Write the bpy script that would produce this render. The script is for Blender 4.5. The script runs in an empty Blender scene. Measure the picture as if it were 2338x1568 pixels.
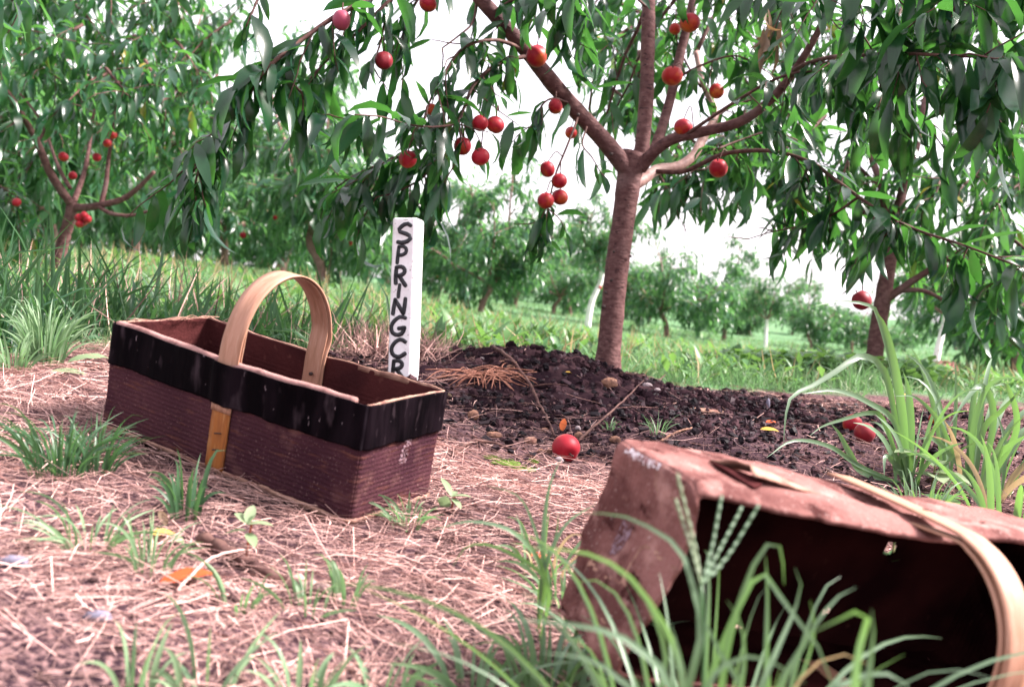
import bpy, math
import numpy as np
from mathutils import Matrix, Vector

rng = np.random.default_rng(11)
scene = bpy.context.scene
COL = scene.collection

# ------------------------------------------------------------------ camera
CAM = np.array([0.0, 0.0, 0.40])
PITCH, ROLL, FPX = math.radians(-3.5), math.radians(5.0), 2273.0      # focal length in units of a 2338 px wide frame
FW = np.array([0, math.cos(PITCH), math.sin(PITCH)])
_r0 = np.array([1.0, 0, 0]); _u0 = np.array([0, -math.sin(PITCH), math.cos(PITCH)])
RT = math.cos(ROLL) * _r0 + math.sin(ROLL) * _u0
UP = -math.sin(ROLL) * _r0 + math.cos(ROLL) * _u0
cam_data = bpy.data.cameras.new('camera')
cam = bpy.data.objects.new('camera', cam_data); COL.objects.link(cam)
cam.matrix_world = Matrix([[RT[i], UP[i], -FW[i], CAM[i]] for i in range(3)] + [[0, 0, 0, 1]])
cam_data.sensor_width = 36.0
cam_data.lens = 35.0
cam_data.clip_start = 0.02
cam_data.clip_end = 600.0
cam_data.dof.use_dof = True
cam_data.dof.focus_distance = 1.75
cam_data.dof.aperture_fstop = 6.3
scene.camera = cam

# ------------------------------------------------------------------ sky, sun, exposure
SUN_AZ, SUN_EL = math.radians(86), math.radians(47)     # azimuth from +Y towards +X
world = bpy.data.worlds.new('World'); scene.world = world; world.use_nodes = True
nt = world.node_tree; nt.nodes.clear()
n_out = nt.nodes.new('ShaderNodeOutputWorld'); n_bg = nt.nodes.new('ShaderNodeBackground')
n_sky = nt.nodes.new('ShaderNodeTexSky'); n_sky.sky_type = 'NISHITA'; n_sky.sun_disc = False
n_sky.sun_elevation = SUN_EL; n_sky.sun_rotation = SUN_AZ
n_sky.air_density = 1.0; n_sky.dust_density = 4.0; n_sky.ozone_density = 1.0
n_mix = nt.nodes.new('ShaderNodeMix'); n_mix.data_type = 'RGBA'
n_mix.inputs[0].default_value = 0.82                     # thin white overcast over the clear sky
n_mix.inputs[7].default_value = (4.3, 3.95, 4.22, 1)
nt.links.new(n_sky.outputs[0], n_mix.inputs[6])
nt.links.new(n_mix.outputs[2], n_bg.inputs[0]); n_bg.inputs[1].default_value = 0.12
nt.links.new(n_bg.outputs[0], n_out.inputs[0])
sun_d = bpy.data.lights.new('sun', 'SUN'); sun_d.energy = 4.6; sun_d.angle = math.radians(14); sun_d.color = (1.0, 0.90, 0.87)
sun = bpy.data.objects.new('sun', sun_d); COL.objects.link(sun)
_sd = Vector((math.sin(SUN_AZ) * math.cos(SUN_EL), math.cos(SUN_AZ) * math.cos(SUN_EL), math.sin(SUN_EL)))
sun.rotation_euler = _sd.to_track_quat('Z', 'Y').to_euler()
vs = scene.view_settings
vs.view_transform = 'Standard'; vs.look = 'None'; vs.gamma = 1.0; vs.use_curve_mapping = False
vs.exposure = 2.0
scene.cycles.use_denoising = True
scene.cycles.max_bounces = 5; scene.cycles.diffuse_bounces = 2; scene.cycles.glossy_bounces = 2
scene.cycles.transmission_bounces = 4; scene.cycles.caustics_reflective = False; scene.cycles.caustics_refractive = False

# ------------------------------------------------------------------ maths helpers
def nrm(v):
    v = np.asarray(v, float); return v / (np.linalg.norm(v, axis=-1, keepdims=True) + 1e-12)
def P(u, v, d):
    """point seen at (u, v) of the 2338 x 1568 frame, d metres in front of the camera"""
    return CAM + d * (FW + RT * ((u - 1169.0) / FPX) + UP * ((784.0 - v) / FPX))
def C2W(p):
    p = np.asarray(p, float); return CAM + p[..., 0:1] * RT + p[..., 1:2] * UP + p[..., 2:3] * FW
def D2W(p):
    p = np.asarray(p, float); return p[..., 0:1] * RT + p[..., 1:2] * UP + p[..., 2:3] * FW
def to_px(p):
    q = np.asarray(p) - CAM; d = q @ FW
    return 1169 + FPX * (q @ RT) / d, 784 - FPX * (q @ UP) / d, d
def _hash(ix, iy, seed):
    h = (ix.astype(np.int64) * 374761393 + iy.astype(np.int64) * 668265263 + seed * 974634777) & 0x7fffffff
    h = ((h ^ (h >> 13)) * 1274126177) & 0x7fffffff
    return ((h ^ (h >> 16)) & 0xffff) / 65535.0
def vnoise(x, y, scale=1.0, octaves=3, seed=0):
    x = np.asarray(x, float) * scale; y = np.asarray(y, float) * scale
    out = 0; amp = 0.5; tot = 0
    for o in range(octaves):
        ix, iy = np.floor(x), np.floor(y); fx, fy = x - ix, y - iy
        fx = fx * fx * (3 - 2 * fx); fy = fy * fy * (3 - 2 * fy); s = seed + o * 17
        a = _hash(ix, iy, s); b = _hash(ix + 1, iy, s); c = _hash(ix, iy + 1, s); d = _hash(ix + 1, iy + 1, s)
        out = out + amp * ((a * (1 - fx) + b * fx) * (1 - fy) + (c * (1 - fx) + d * fx) * fy)
        tot += amp; amp *= 0.5; x = x * 2.03 + 7.1; y = y * 2.03 + 3.7
    return out / tot
def crv(pts, n):
    """Catmull-Rom resampling of a polyline (any width of rows)"""
    p = np.asarray(pts, float)
    if len(p) == 2:
        t = np.linspace(0, 1, n)[:, None]; return p[0] * (1 - t) + p[1] * t
    q = np.vstack([2 * p[0] - p[1], p, 2 * p[-1] - p[-2]])
    s = np.concatenate([[0], np.cumsum(np.linalg.norm(np.diff(p[:, :3], axis=0), axis=1))])
    tt = np.linspace(0, s[-1], n); k = np.clip(np.searchsorted(s, tt, side='right') - 1, 0, len(p) - 2)
    t = ((tt - s[k]) / (s[k + 1] - s[k] + 1e-9))[:, None]
    a, b, c, d = q[k], q[k + 1], q[k + 2], q[k + 3]
    return 0.5 * (2 * b + (c - a) * t + (2 * a - 5 * b + 4 * c - d) * t * t + (3 * b - a - 3 * c + d) * t ** 3)

# ------------------------------------------------------------------ mesh helpers
def mesh_from(name, V, F, mat=None, smooth=True, attrs=None):
    """V (n,3); F list of index arrays with 3 or 4 columns"""
    me = bpy.data.meshes.new(name)
    V = np.asarray(V, np.float32); F = [np.asarray(f, np.int32) for f in (F if isinstance(F, list) else [F]) if len(f)]
    loops = np.concatenate([f.ravel() for f in F]); sizes = np.concatenate([np.full(len(f), f.shape[1], np.int32) for f in F])
    me.vertices.add(len(V)); me.vertices.foreach_set('co', V.ravel())
    me.loops.add(len(loops)); me.loops.foreach_set('vertex_index', loops)
    me.polygons.add(len(sizes)); me.polygons.foreach_set('loop_start', np.concatenate([[0], np.cumsum(sizes)[:-1]]).astype(np.int32))
    me.polygons.foreach_set('loop_total', sizes)
    me.polygons.foreach_set('use_smooth', np.full(len(sizes), smooth, bool))
    for k, a in (attrs or {}).items():
        at = me.attributes.new(k, 'FLOAT', 'POINT'); at.data.foreach_set('value', np.asarray(a, np.float32))
    me.update(calc_edges=True); me.validate()
    if mat: me.materials.append(mat)
    return me
def link(name, me, parent=None, loc=None):
    o = bpy.data.objects.new(name, me); COL.objects.link(o)
    if parent is not None: o.parent = parent
    if loc is not None: o.location = loc
    return o
def tag(o, label=None, cat=None, group=None, kind=None):
    if label: o['label'] = label
    if cat: o['category'] = cat
    if group: o['group'] = group
    if kind: o['kind'] = kind
    return o
def empty(name, loc, label, cat, group=None):
    o = bpy.data.objects.new(name, None); COL.objects.link(o); o.location = tuple(loc); o.empty_display_size = 0.05
    return tag(o, label, cat, group)
class Acc:
    def __init__(s): s.V = []; s.Q = []; s.T = []; s.A = []; s.n = 0
    def add(s, V, Q=(), T=(), a=0.5):
        V = np.asarray(V, float); s.V.append(V)
        if len(Q): s.Q.append(np.asarray(Q, int) + s.n)
        if len(T): s.T.append(np.asarray(T, int) + s.n)
        s.A.append(np.full(len(V), a) if np.isscalar(a) else np.asarray(a)); s.n += len(V); return s
    def mesh(s, name, mat, origin=None, smooth=True):
        V = np.vstack(s.V)
        if origin is not None: V = V - np.asarray(origin)
        F = ([np.vstack(s.Q)] if s.Q else []) + ([np.vstack(s.T)] if s.T else [])
        return mesh_from(name, V, F, mat, smooth, {'rnd': np.concatenate(s.A)})
def frames(p):
    t = nrm(np.gradient(p, axis=0)); ref = np.array([0, 0, 1.0]) if abs(t[0, 2]) < 0.9 else np.array([1.0, 0, 0])
    a = nrm(np.cross(t[0], ref)); A = [a]
    for i in range(1, len(p)):
        a = A[-1] - t[i] * (A[-1] @ t[i]); A.append(nrm(a))
    A = np.array(A); return t, A, np.cross(t, A)
def tube(acc, p, r, sides=8, a=0.5, jit=0.0, cap=True):
    p = np.asarray(p, float); r = np.broadcast_to(np.asarray(r, float), (len(p),)); t, A, B = frames(p)
    th = np.linspace(0, 2 * np.pi, sides, endpoint=False)
    rr = r[:, None] * (1 + jit * (rng.random((len(p), sides)) - .5))
    V = p[:, None] + rr[..., None] * (np.cos(th)[None, :, None] * A[:, None] + np.sin(th)[None, :, None] * B[:, None])
    i = np.arange(len(p) - 1)[:, None] * sides; j = np.arange(sides)[None]; k = (j + 1) % sides
    Q = np.stack([i + j, i + k, i + sides + k, i + sides + j], -1).reshape(-1, 4)
    V = V.reshape(-1, 3); n = len(V); V = np.vstack([V, p[0], p[-1]]); T = []
    if cap:
        jj = np.arange(sides); kk = (jj + 1) % sides
        T = np.vstack([np.stack([kk, jj, np.full(sides, n)], 1), np.stack([n - sides + jj, n - sides + kk, np.full(sides, n + 1)], 1)])
    acc.add(V, Q, T, a)
def slab(acc, O, I, a=0.5, closed=False):
    """solid sheet between two (m,n,3) grids"""
    O = np.asarray(O, float); I = np.asarray(I, float); m, n = O.shape[:2]; N = m * n
    idx = np.arange(N).reshape(m, n)
    q = np.stack([idx[:-1, :-1], idx[1:, :-1], idx[1:, 1:], idx[:-1, 1:]], -1).reshape(-1, 4)
    Q = [q, q[:, ::-1] + N]
    for e in (idx[0, :], idx[-1, ::-1], idx[::-1, 0], idx[:, -1]):
        Q.append(np.stack([e[:-1], e[1:], e[1:] + N, e[:-1] + N], -1))
    aa = a if np.isscalar(a) else np.concatenate([np.ravel(a), np.ravel(a)])
    acc.add(np.vstack([O.reshape(-1, 3), I.reshape(-1, 3)]), np.vstack(Q), (), aa)
def lump(rows=6, cols=9, seed=0, amp=.25, sx=1, sy=1, sz=1):
    """uneven pebble of about unit radius -> V, T"""
    g = np.random.default_rng(seed); V = [[0, 0, 1]]
    for i in range(1, rows):
        f = math.pi * i / rows
        for j in range(cols):
            a = 2 * math.pi * (j + .5 * (i % 2)) / cols; V.append([math.sin(f) * math.cos(a), math.sin(f) * math.sin(a), math.cos(f)])
    V.append([0, 0, -1]); V = np.array(V); V = V * (1 + amp * (g.random((len(V), 1)) - .5)) * np.array([sx, sy, sz]); T = []
    for j in range(cols):
        k = (j + 1) % cols; T.append([0, 1 + j, 1 + k]); b = 1 + (rows - 2) * cols; T.append([len(V) - 1, b + k, b + j])
        for i in range(rows - 2):
            a0 = 1 + i * cols; T += [[a0 + j, a0 + cols + j, a0 + k], [a0 + k, a0 + cols + j, a0 + cols + k]]
    return V, np.array(T)
# a blade / leaf / straw template: length 1 along +y, bends towards -z
def blade_tpl(ts, ws, bend, fold=0.25, sway=0.0, wav=0.0, seed=0):
    g = np.random.default_rng(seed); V = []; rows = []
    k = max(abs(bend), 1e-3) * (1 if bend >= 0 else -1)
    for t, w in zip(ts, ws):
        th = k * t; c = np.array([sway * math.sin(2.2 * t), math.sin(th) / k, -(1 - math.cos(th)) / k]); nz = np.array([0, math.sin(th), math.cos(th)])
        if w <= 0: rows.append([len(V)]); V.append(c)
        else:
            j1, j2 = wav * (g.random(2) - .5)
            rows.append([len(V), len(V) + 1, len(V) + 2])
            V += [c + np.array([-w, 0, 0]) + nz * (w * fold + j1), c, c + np.array([w, 0, 0]) + nz * (w * fold + j2)]
    T = []
    for a, b in zip(rows[:-1], rows[1:]):
        if len(a) == 1 and len(b) == 3: T += [[a[0], b[1], b[0]], [a[0], b[2], b[1]]]
        elif len(a) == 3 and len(b) == 1: T += [[a[0], a[1], b[0]], [a[1], a[2], b[0]]]
        else: T += [[a[0], a[1], b[1]], [a[0], b[1], b[0]], [a[1], a[2], b[2]], [a[1], b[2], b[1]]]
    return np.array(V), np.array(T)
LT = (0, .10, .3, .55, .8, 1); LW = (0, .052, .108, .116, .064, 0)
LEAF = [blade_tpl(LT, LW, b, f, s, .02, i) for i, (b, f, s) in enumerate([(0.45, .3, .03), (.8, .35, -.05), (1.1, .5, .07), (1.5, .3, 0), (1.9, .5, -.06), (.9, .15, .06), (1.3, .7, .03), (.2, .4, -.05)])]
LEAF_LO = [blade_tpl((0, .45, 1), (0, .118, 0), b, .35, s) for b, s in ((.3, 0), (.8, .05), (1.3, -.04), (.6, .02))]
BLADE = [blade_tpl((0, .02, .35, .7, 1), (0, .022, .022, .015, 0), b, .5, s) for b, s in ((.15, 0), (.5, .05), (.9, -.05), (1.4, .05), (1.9, 0), (.3, -.08))]
BLADE_LO = [blade_tpl((0, .5, 1), (0.02, .018, 0), b, .3, s) for b, s in ((.2, 0), (.7, .05), (1.2, -.05), (.4, .1))]
STRAW = [blade_tpl((0, .4, 1), (.009, .010, .007), b, .6, s) for b, s in ((.1, 0), (.3, .06), (-.25, -.08), (.5, .12), (.15, -.15))]
def inst(tpls, idx, pos, mat3):
    Vs, Ts, own, n = [], [], [], 0
    for k, (tv, tt) in enumerate(tpls):
        s = np.where(idx == k)[0]
        if not len(s): continue
        V = np.einsum('nij,vj->nvi', mat3[s], tv) + pos[s][:, None]
        Vs.append(V.reshape(-1, 3)); Ts.append((tt[None] + (np.arange(len(s)) * len(tv))[:, None, None]).reshape(-1, 3) + n); n += len(s) * len(tv)
        own.append(np.repeat(s, len(tv)))
    return np.vstack(Vs), np.vstack(Ts), np.concatenate(own)
def orient(d, up, L, twist=0.0, wid=1.0):
    """3x3 matrices: y along d, z near up, uniform length L, relative width wid"""
    d = nrm(d); n = up - d * np.sum(up * d, 1, keepdims=True)
    bad = np.linalg.norm(n, axis=1) < .08
    n[bad] = np.cross(d[bad], np.array([1.0, .3, 0])); n = nrm(n); s = np.cross(d, n)
    tw = np.broadcast_to(twist, (len(d),))[:, None]
    n2 = n * np.cos(tw) + s * np.sin(tw); s2 = np.cross(d, n2)
    L = np.broadcast_to(L, (len(d),))[:, None]; W = np.broadcast_to(wid, (len(d),))[:, None]
    return np.stack([s2 * L * W, d * L, n2 * L], -1)
def stuff_mesh(name, tpls, idx, pos, m3, rnd, mat, smooth=True):
    V, T, own = inst(tpls, idx, pos, m3)
    return mesh_from(name, V, [T], mat, smooth, {'rnd': rnd[own]})

# ------------------------------------------------------------------ materials
def mat(name, base, rough=.7, spec=.3, var=None, noise=None, bump=None, sheen=0, coords='Object'):
    """base colour, var=(colour, amount by attribute rnd), noise=(colour, scale, detail, lo, hi), bump=(scale, strength)"""
    m = bpy.data.materials.new(name); m.use_nodes = True; N = m.node_tree.nodes; Lk = m.node_tree.links; b = N['Principled BSDF']
    b.inputs['Roughness'].default_value = rough; b.inputs['Specular IOR Level'].default_value = spec
    rgb = N.new('ShaderNodeRGB'); rgb.outputs[0].default_value = (*base, 1); cur = rgb.outputs[0]
    tc = N.new('ShaderNodeTexCoord')
    def mixc(fac, a, bcol):
        mx = N.new('ShaderNodeMix'); mx.data_type = 'RGBA'; Lk.new(fac, mx.inputs[0]); Lk.new(a, mx.inputs[6])
        if isinstance(bcol, tuple): mx.inputs[7].default_value = (*bcol, 1)
        else: Lk.new(bcol, mx.inputs[7])
        return mx.outputs[2]
    if var:
        at = N.new('ShaderNodeAttribute'); at.attribute_name = 'rnd'; cur = mixc(at.outputs['Fac'], cur, var)
    for nz in (noise or []):
        col, sc, det, lo, hi = nz[:5]
        tx = N.new('ShaderNodeTexNoise'); tx.inputs['Scale'].default_value = sc; tx.inputs['Detail'].default_value = det
        if len(nz) > 5:
            mp = N.new('ShaderNodeMapping'); mp.inputs['Scale'].default_value = nz[5]; Lk.new(tc.outputs[coords], mp.inputs[0]); Lk.new(mp.outputs[0], tx.inputs['Vector'])
        else: Lk.new(tc.outputs[coords], tx.inputs['Vector'])
        mr = N.new('ShaderNodeMapRange'); mr.inputs[1].default_value = lo; mr.inputs[2].default_value = hi; Lk.new(tx.outputs[0], mr.inputs[0])
        cur = mixc(mr.outputs[0], cur, col)
    Lk.new(cur, b.inputs['Base Color'])
    if bump:
        tx = N.new('ShaderNodeTexNoise'); tx.inputs['Scale'].default_value = bump[0]; tx.inputs['Detail'].default_value = 5
        if len(bump) > 2:
            mp = N.new('ShaderNodeMapping'); mp.inputs['Scale'].default_value = bump[2]; Lk.new(tc.outputs[coords], mp.inputs[0]); Lk.new(mp.outputs[0], tx.inputs['Vector'])
        else: Lk.new(tc.outputs[coords], tx.inputs['Vector'])
        bp = N.new('ShaderNodeBump'); bp.inputs['Strength'].default_value = bump[1]; bp.inputs['Distance'].default_value = 0.004
        Lk.new(tx.outputs[0], bp.inputs['Height']); Lk.new(bp.outputs[0], b.inputs['Normal'])
    if sheen: b.inputs['Sheen Weight'].default_value = sheen; b.inputs['Sheen Roughness'].default_value = .5
    return m
def leaf_mat(name, c0, c1, under, trans, rough=.38, spec=.5, tw=.35):
    """leaf: colour c0..c1 by attribute rnd, paler underside, light shining through"""
    m = bpy.data.materials.new(name); m.use_nodes = True; N = m.node_tree.nodes; Lk = m.node_tree.links; b = N['Principled BSDF']; out = N['Material Output']
    at = N.new('ShaderNodeAttribute'); at.attribute_name = 'rnd'; oi = N.new('ShaderNodeObjectInfo')
    ad = N.new('ShaderNodeMath'); ad.operation = 'ADD'; Lk.new(at.outputs['Fac'], ad.inputs[0]); Lk.new(oi.outputs['Random'], ad.inputs[1])
    fr = N.new('ShaderNodeMath'); fr.operation = 'FRACT'; Lk.new(ad.outputs[0], fr.inputs[0])
    mx = N.new('ShaderNodeMix'); mx.data_type = 'RGBA'; Lk.new(fr.outputs[0], mx.inputs[0]); mx.inputs[6].default_value = (*c0, 1); mx.inputs[7].default_value = (*c1, 1)
    if name in ('peach_leaf', 'lit_peach_leaf'):      # now and then a yellowed leaf
        gt_ = N.new('ShaderNodeMath'); gt_.operation = 'GREATER_THAN'; gt_.inputs[1].default_value = .985; Lk.new(fr.outputs[0], gt_.inputs[0])
        my = N.new('ShaderNodeMix'); my.data_type = 'RGBA'; Lk.new(gt_.outputs[0], my.inputs[0]); Lk.new(mx.outputs[2], my.inputs[6]); my.inputs[7].default_value = (.24, .20, .02, 1); mx = my
    ge = N.new('ShaderNodeNewGeometry'); mu = N.new('ShaderNodeMix'); mu.data_type = 'RGBA'
    hf = N.new('ShaderNodeMath'); hf.operation = 'MULTIPLY'; hf.inputs[1].default_value = .75; Lk.new(ge.outputs['Backfacing'], hf.inputs[0]); Lk.new(hf.outputs[0], mu.inputs[0])
    Lk.new(mx.outputs[2], mu.inputs[6]); mu.inputs[7].default_value = (*under, 1)
    Lk.new(mu.outputs[2], b.inputs['Base Color']); b.inputs['Roughness'].default_value = rough; b.inputs['Specular IOR Level'].default_value = spec
    tr = N.new('ShaderNodeBsdfTranslucent'); tr.inputs[0].default_value = (*trans, 1)
    ms = N.new('ShaderNodeMixShader'); ms.inputs[0].default_value = tw
    Lk.new(b.outputs[0], ms.inputs[1]); Lk.new(tr.outputs[0], ms.inputs[2]); Lk.new(ms.outputs[0], out.inputs[0])
    return m
M = {}
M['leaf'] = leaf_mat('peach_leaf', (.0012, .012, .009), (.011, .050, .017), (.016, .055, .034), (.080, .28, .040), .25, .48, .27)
M['leaf_mid'] = leaf_mat('lit_peach_leaf', (.003, .024, .017), (.022, .082, .030), (.034, .090, .054), (.115, .34, .055), .25, .55, .31)  # lighter copy of the peach leaf, brighter light kept in its colour
M['leaf_far'] = leaf_mat('hazed_far_leaf', (.010, .046, .030), (.050, .126, .056), (.07, .135, .085), (.14, .35, .09), .30, .5)  # paler greens: distance haze mixed into the leaf colour
M['dry_leaf'] = leaf_mat('dry_leaf', (.10, .07, .045), (.16, .10, .06), (.14, .10, .07), (.2, .12, .05), .6, .2)
M['grass'] = leaf_mat('grass_blade', (.048, .118, .050), (.25, .31, .155), (.15, .24, .14), (.18, .38, .13), .45, .4)
M['tall_grass'] = leaf_mat('tall_grass_blade', (.014, .058, .030), (.060, .135, .058), (.05, .105, .055), (.08, .21, .05), .4, .4)
M['big_blade'] = leaf_mat('broad_grass_blade', (.055, .140, .060), (.13, .23, .11), (.17, .25, .17), (.17, .36, .06), .38, .5)
M['dead_blade'] = leaf_mat('dead_blade', (.34, .24, .13), (.46, .34, .20), (.42, .32, .2), (.4, .3, .15), .6, .2)
M['weed'] = leaf_mat('weed_leaf', (.045, .125, .045), (.10, .20, .07), (.13, .22, .11), (.18, .36, .07), .45, .4)
M['pale_leaf'] = leaf_mat('pale_leaf', (.17, .25, .13), (.25, .32, .19), (.3, .36, .25), (.3, .42, .2), .55, .3)
M['orange_leaf'] = leaf_mat('orange_leaf', (.55, .085, .025), (.60, .15, .04), (.5, .14, .07), (.5, .13, .03), .55, .3)
M['yellow_leaf'] = leaf_mat('yellow_leaf', (.62, .36, .06), (.66, .46, .12), (.6, .4, .15), (.6, .4, .05), .55, .3)
M['straw'] = mat('straw', (.075, .038, .040), .7, .08, var=(.88, .570, .505))
M['bark'] = mat('peach_bark', (.082, .038, .037), .75, .12, noise=[((.140, .074, .070), 45, 5, .40, .66, (1, 1, 1.4)), ((.034, .016, .018), 95, 4, .60, .68, (.5, .5, 1.8)), ((.19, .12, .115), 210, 2, .66, .74, (.6, .6, 1.8)), ((.155, .10, .098), 6, 4, .55, .78), ((.045, .022, .024), 4, 5, .60, .72)], bump=(90, .8, (.6, .6, 1.5)))
M['bark_pale'] = mat('pale_bark', (.40, .25, .22), .6, .3, noise=[((.22, .12, .11), 40, 4, .4, .7), ((.55, .42, .38), 12, 3, .5, .75)], bump=(70, .5))
M['bark_far'] = mat('far_bark', (.20, .115, .10), .8, .2, noise=[((.30, .19, .17), 25, 3, .4, .7)])
M['bark_white'] = mat('white_painted_bark', (.76, .73, .72), .8, .2, noise=[((.45, .40, .38), 22, 4, .55, .75)])
M['twig'] = mat('twig', (.062, .030, .028), .7, .15, noise=[((.13, .070, .058), 60, 3, .4, .7)])
M['shoot'] = mat('green_shoot', (.14, .13, .05), .6, .3)
M['fibre'] = mat('basket_fibre', (.056, .022, .028), .9, .02, noise=[((.034, .013, .019), 9, 5, .42, .68), ((.105, .042, .030), 1.0, 4, .58, .78, (22, 22, 170)), ((.105, .050, .048), 30, 4, .58, .8), ((.17, .10, .095), 420, 2, .62, .8)], bump=(260, .35))
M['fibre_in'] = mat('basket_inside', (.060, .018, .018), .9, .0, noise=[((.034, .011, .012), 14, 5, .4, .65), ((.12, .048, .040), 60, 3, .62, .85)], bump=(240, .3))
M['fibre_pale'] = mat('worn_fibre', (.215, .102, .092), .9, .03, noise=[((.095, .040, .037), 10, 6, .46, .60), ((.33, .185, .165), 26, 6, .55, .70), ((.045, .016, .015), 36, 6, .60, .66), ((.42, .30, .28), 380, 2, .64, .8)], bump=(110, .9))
M['fibre_shade'] = mat('shaded_basket_inside', (.020, .0055, .0055), .95, .0, noise=[((.008, .0025, .003), 14, 5, .4, .65), ((.040, .016, .013), 60, 3, .66, .85)])  # inside colour darkened to carry the shade within the tipped basket
M['torn'] = mat('torn_edge', (.34, .20, .15), .85, .15, noise=[((.17, .08, .065), 60, 4, .42, .66)], bump=(300, .4))
M['tape'] = mat('black_tape', (.0016, .0010, .0018), .6, .02, noise=[((.010, .006, .009), 30, 4, .48, .8, (1, 1, .25)), ((.030, .021, .026), 60, 5, .58, .74, (1, 1, .35)), ((.16, .125, .14), 170, 3, .71, .76, (1, 1, .4))], bump=(45, .6, (1, 1, .12)))
M['rimroll'] = mat('rim_paper', (.30, .165, .150), .8, .2, noise=[((.15, .075, .07), 50, 4, .45, .7)], bump=(150, .4))
M['wood'] = mat('handle_wood', (.35, .185, .125), .55, .3, noise=[((.25, .125, .075), 20, 4, .42, .7, (8, 1, 1)), ((.40, .24, .175), 90, 3, .55, .75, (6, .6, .6))], bump=(120, .2, (5, .4, .4)))
M['strip'] = mat('stained_strip', (.27, .095, .024), .6, .2, noise=[((.16, .05, .016), 25, 4, .45, .7, (4, 4, .6)), ((.34, .16, .06), 60, 3, .55, .75, (4, 4, .5))])
M['rust'] = mat('rusty_metal', (.035, .02, .018), .7, .4)
M['stamp'] = mat('stamp_ink', (.22, .155, .185), .85, .1, noise=[((.10, .048, .052), 300, 3, .40, .58)])
M['scuff'] = mat('scuffed_paper', (.62, .56, .58), .9, .1, noise=[((.24, .12, .12), 160, 4, .46, .60)])
M['white'] = mat('white_paint', (.77, .75, .77), .55, .35, noise=[((.60, .56, .57), 14, 5, .45, .8), ((.30, .24, .23), 150, 3, .64, .70), ((.50, .45, .44), 9, 6, .58, .75)], bump=(90, .25))
M['ink'] = mat('black_paint', (.010, .010, .014), .45, .4, noise=[((.035, .035, .045), 80, 3, .55, .75)])
M['soil'] = mat('soil', (.125, .075, .072), .95, .1)
M['mulch'] = mat('mulch_chips', (.005, .0032, .0055), .6, .12, var=(.060, .034, .042))
M['mound'] = mat('mound_soil', (.014, .008, .011), .95, .0, noise=[((.060, .034, .038), 14, 6, .48, .7)], bump=(60, .9), coords='Object')
M['clods'] = mat('mound_clods', (.011, .0065, .009), .95, .0, var=(.075, .042, .048), bump=(160, .8))
M['clod'] = mat('soil_crumbs', (.030, .018, .020), .95, .0, var=(.15, .09, .09))
M['pit'] = mat('peach_pit', (.24, .125, .085), .8, .2, noise=[((.10, .05, .04), 90, 4, .45, .65)], bump=(120, .9))
M['stone'] = mat('stone', (.33, .27, .28), .8, .2, noise=[((.20, .16, .17), 40, 4, .4, .7)], bump=(80, .4))
M['bluestone'] = mat('grey_stone', (.16, .15, .20), .8, .1, noise=[((.08, .075, .10), 40, 4, .4, .7)], bump=(80, .4))
M['moss'] = mat('moss', (.05, .10, .015), .9, .1, var=(.13, .20, .03))
M['root'] = mat('fine_roots', (.17, .065, .045), .8, .2, var=(.36, .17, .12))
M['barkpile'] = mat('bark_mulch', (.16, .07, .06), .9, .1, var=(.36, .19, .16))
def peach_mat(name, red, gold, lo, hi):
    m = mat(name, red, .5, .25, sheen=.06); N = m.node_tree.nodes; Lk = m.node_tree.links; b = N['Principled BSDF']
    tc = N.new('ShaderNodeTexCoord'); nz = N.new('ShaderNodeTexNoise'); nz.inputs['Scale'].default_value = 42; nz.inputs['Detail'].default_value = 4
    oi = N.new('ShaderNodeObjectInfo'); va = N.new('ShaderNodeVectorMath'); va.operation = 'ADD'; Lk.new(tc.outputs['Object'], va.inputs[0]); Lk.new(oi.outputs['Random'], va.inputs[1]); Lk.new(va.outputs[0], nz.inputs['Vector']); sp = N.new('ShaderNodeSeparateXYZ'); Lk.new(tc.outputs['Object'], sp.inputs[0])
    ml = N.new('ShaderNodeMath'); ml.operation = 'MULTIPLY_ADD'; ml.inputs[1].default_value = -10.0; Lk.new(sp.outputs[2], ml.inputs[0]); Lk.new(nz.outputs[0], ml.inputs[2])
    mr = N.new('ShaderNodeMapRange'); mr.inputs[1].default_value = lo; mr.inputs[2].default_value = hi; Lk.new(ml.outputs[0], mr.inputs[0])
    mx = N.new('ShaderNodeMix'); mx.data_type = 'RGBA'; Lk.new(mr.outputs[0], mx.inputs[0]); mx.inputs[6].default_value = (*red, 1); mx.inputs[7].default_value = (*gold, 1)
    Lk.new(mx.outputs[2], b.inputs['Base Color']); return m
M['peach'] = peach_mat('peach_skin', (.25, .003, .013), (.42, .085, .012), .56, .95)
M['peach_dark'] = peach_mat('dark_peach_skin', (.17, .005, .013), (.32, .035, .012), .70, 1.0)
M['peach_pink'] = peach_mat('bloomed_peach_skin', (.25, .035, .070), (.30, .06, .07), .6, 1.0)
M['peach_gold'] = peach_mat('golden_peach_skin', (.29, .010, .009), (.45, .12, .014), .50, .88)

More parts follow.
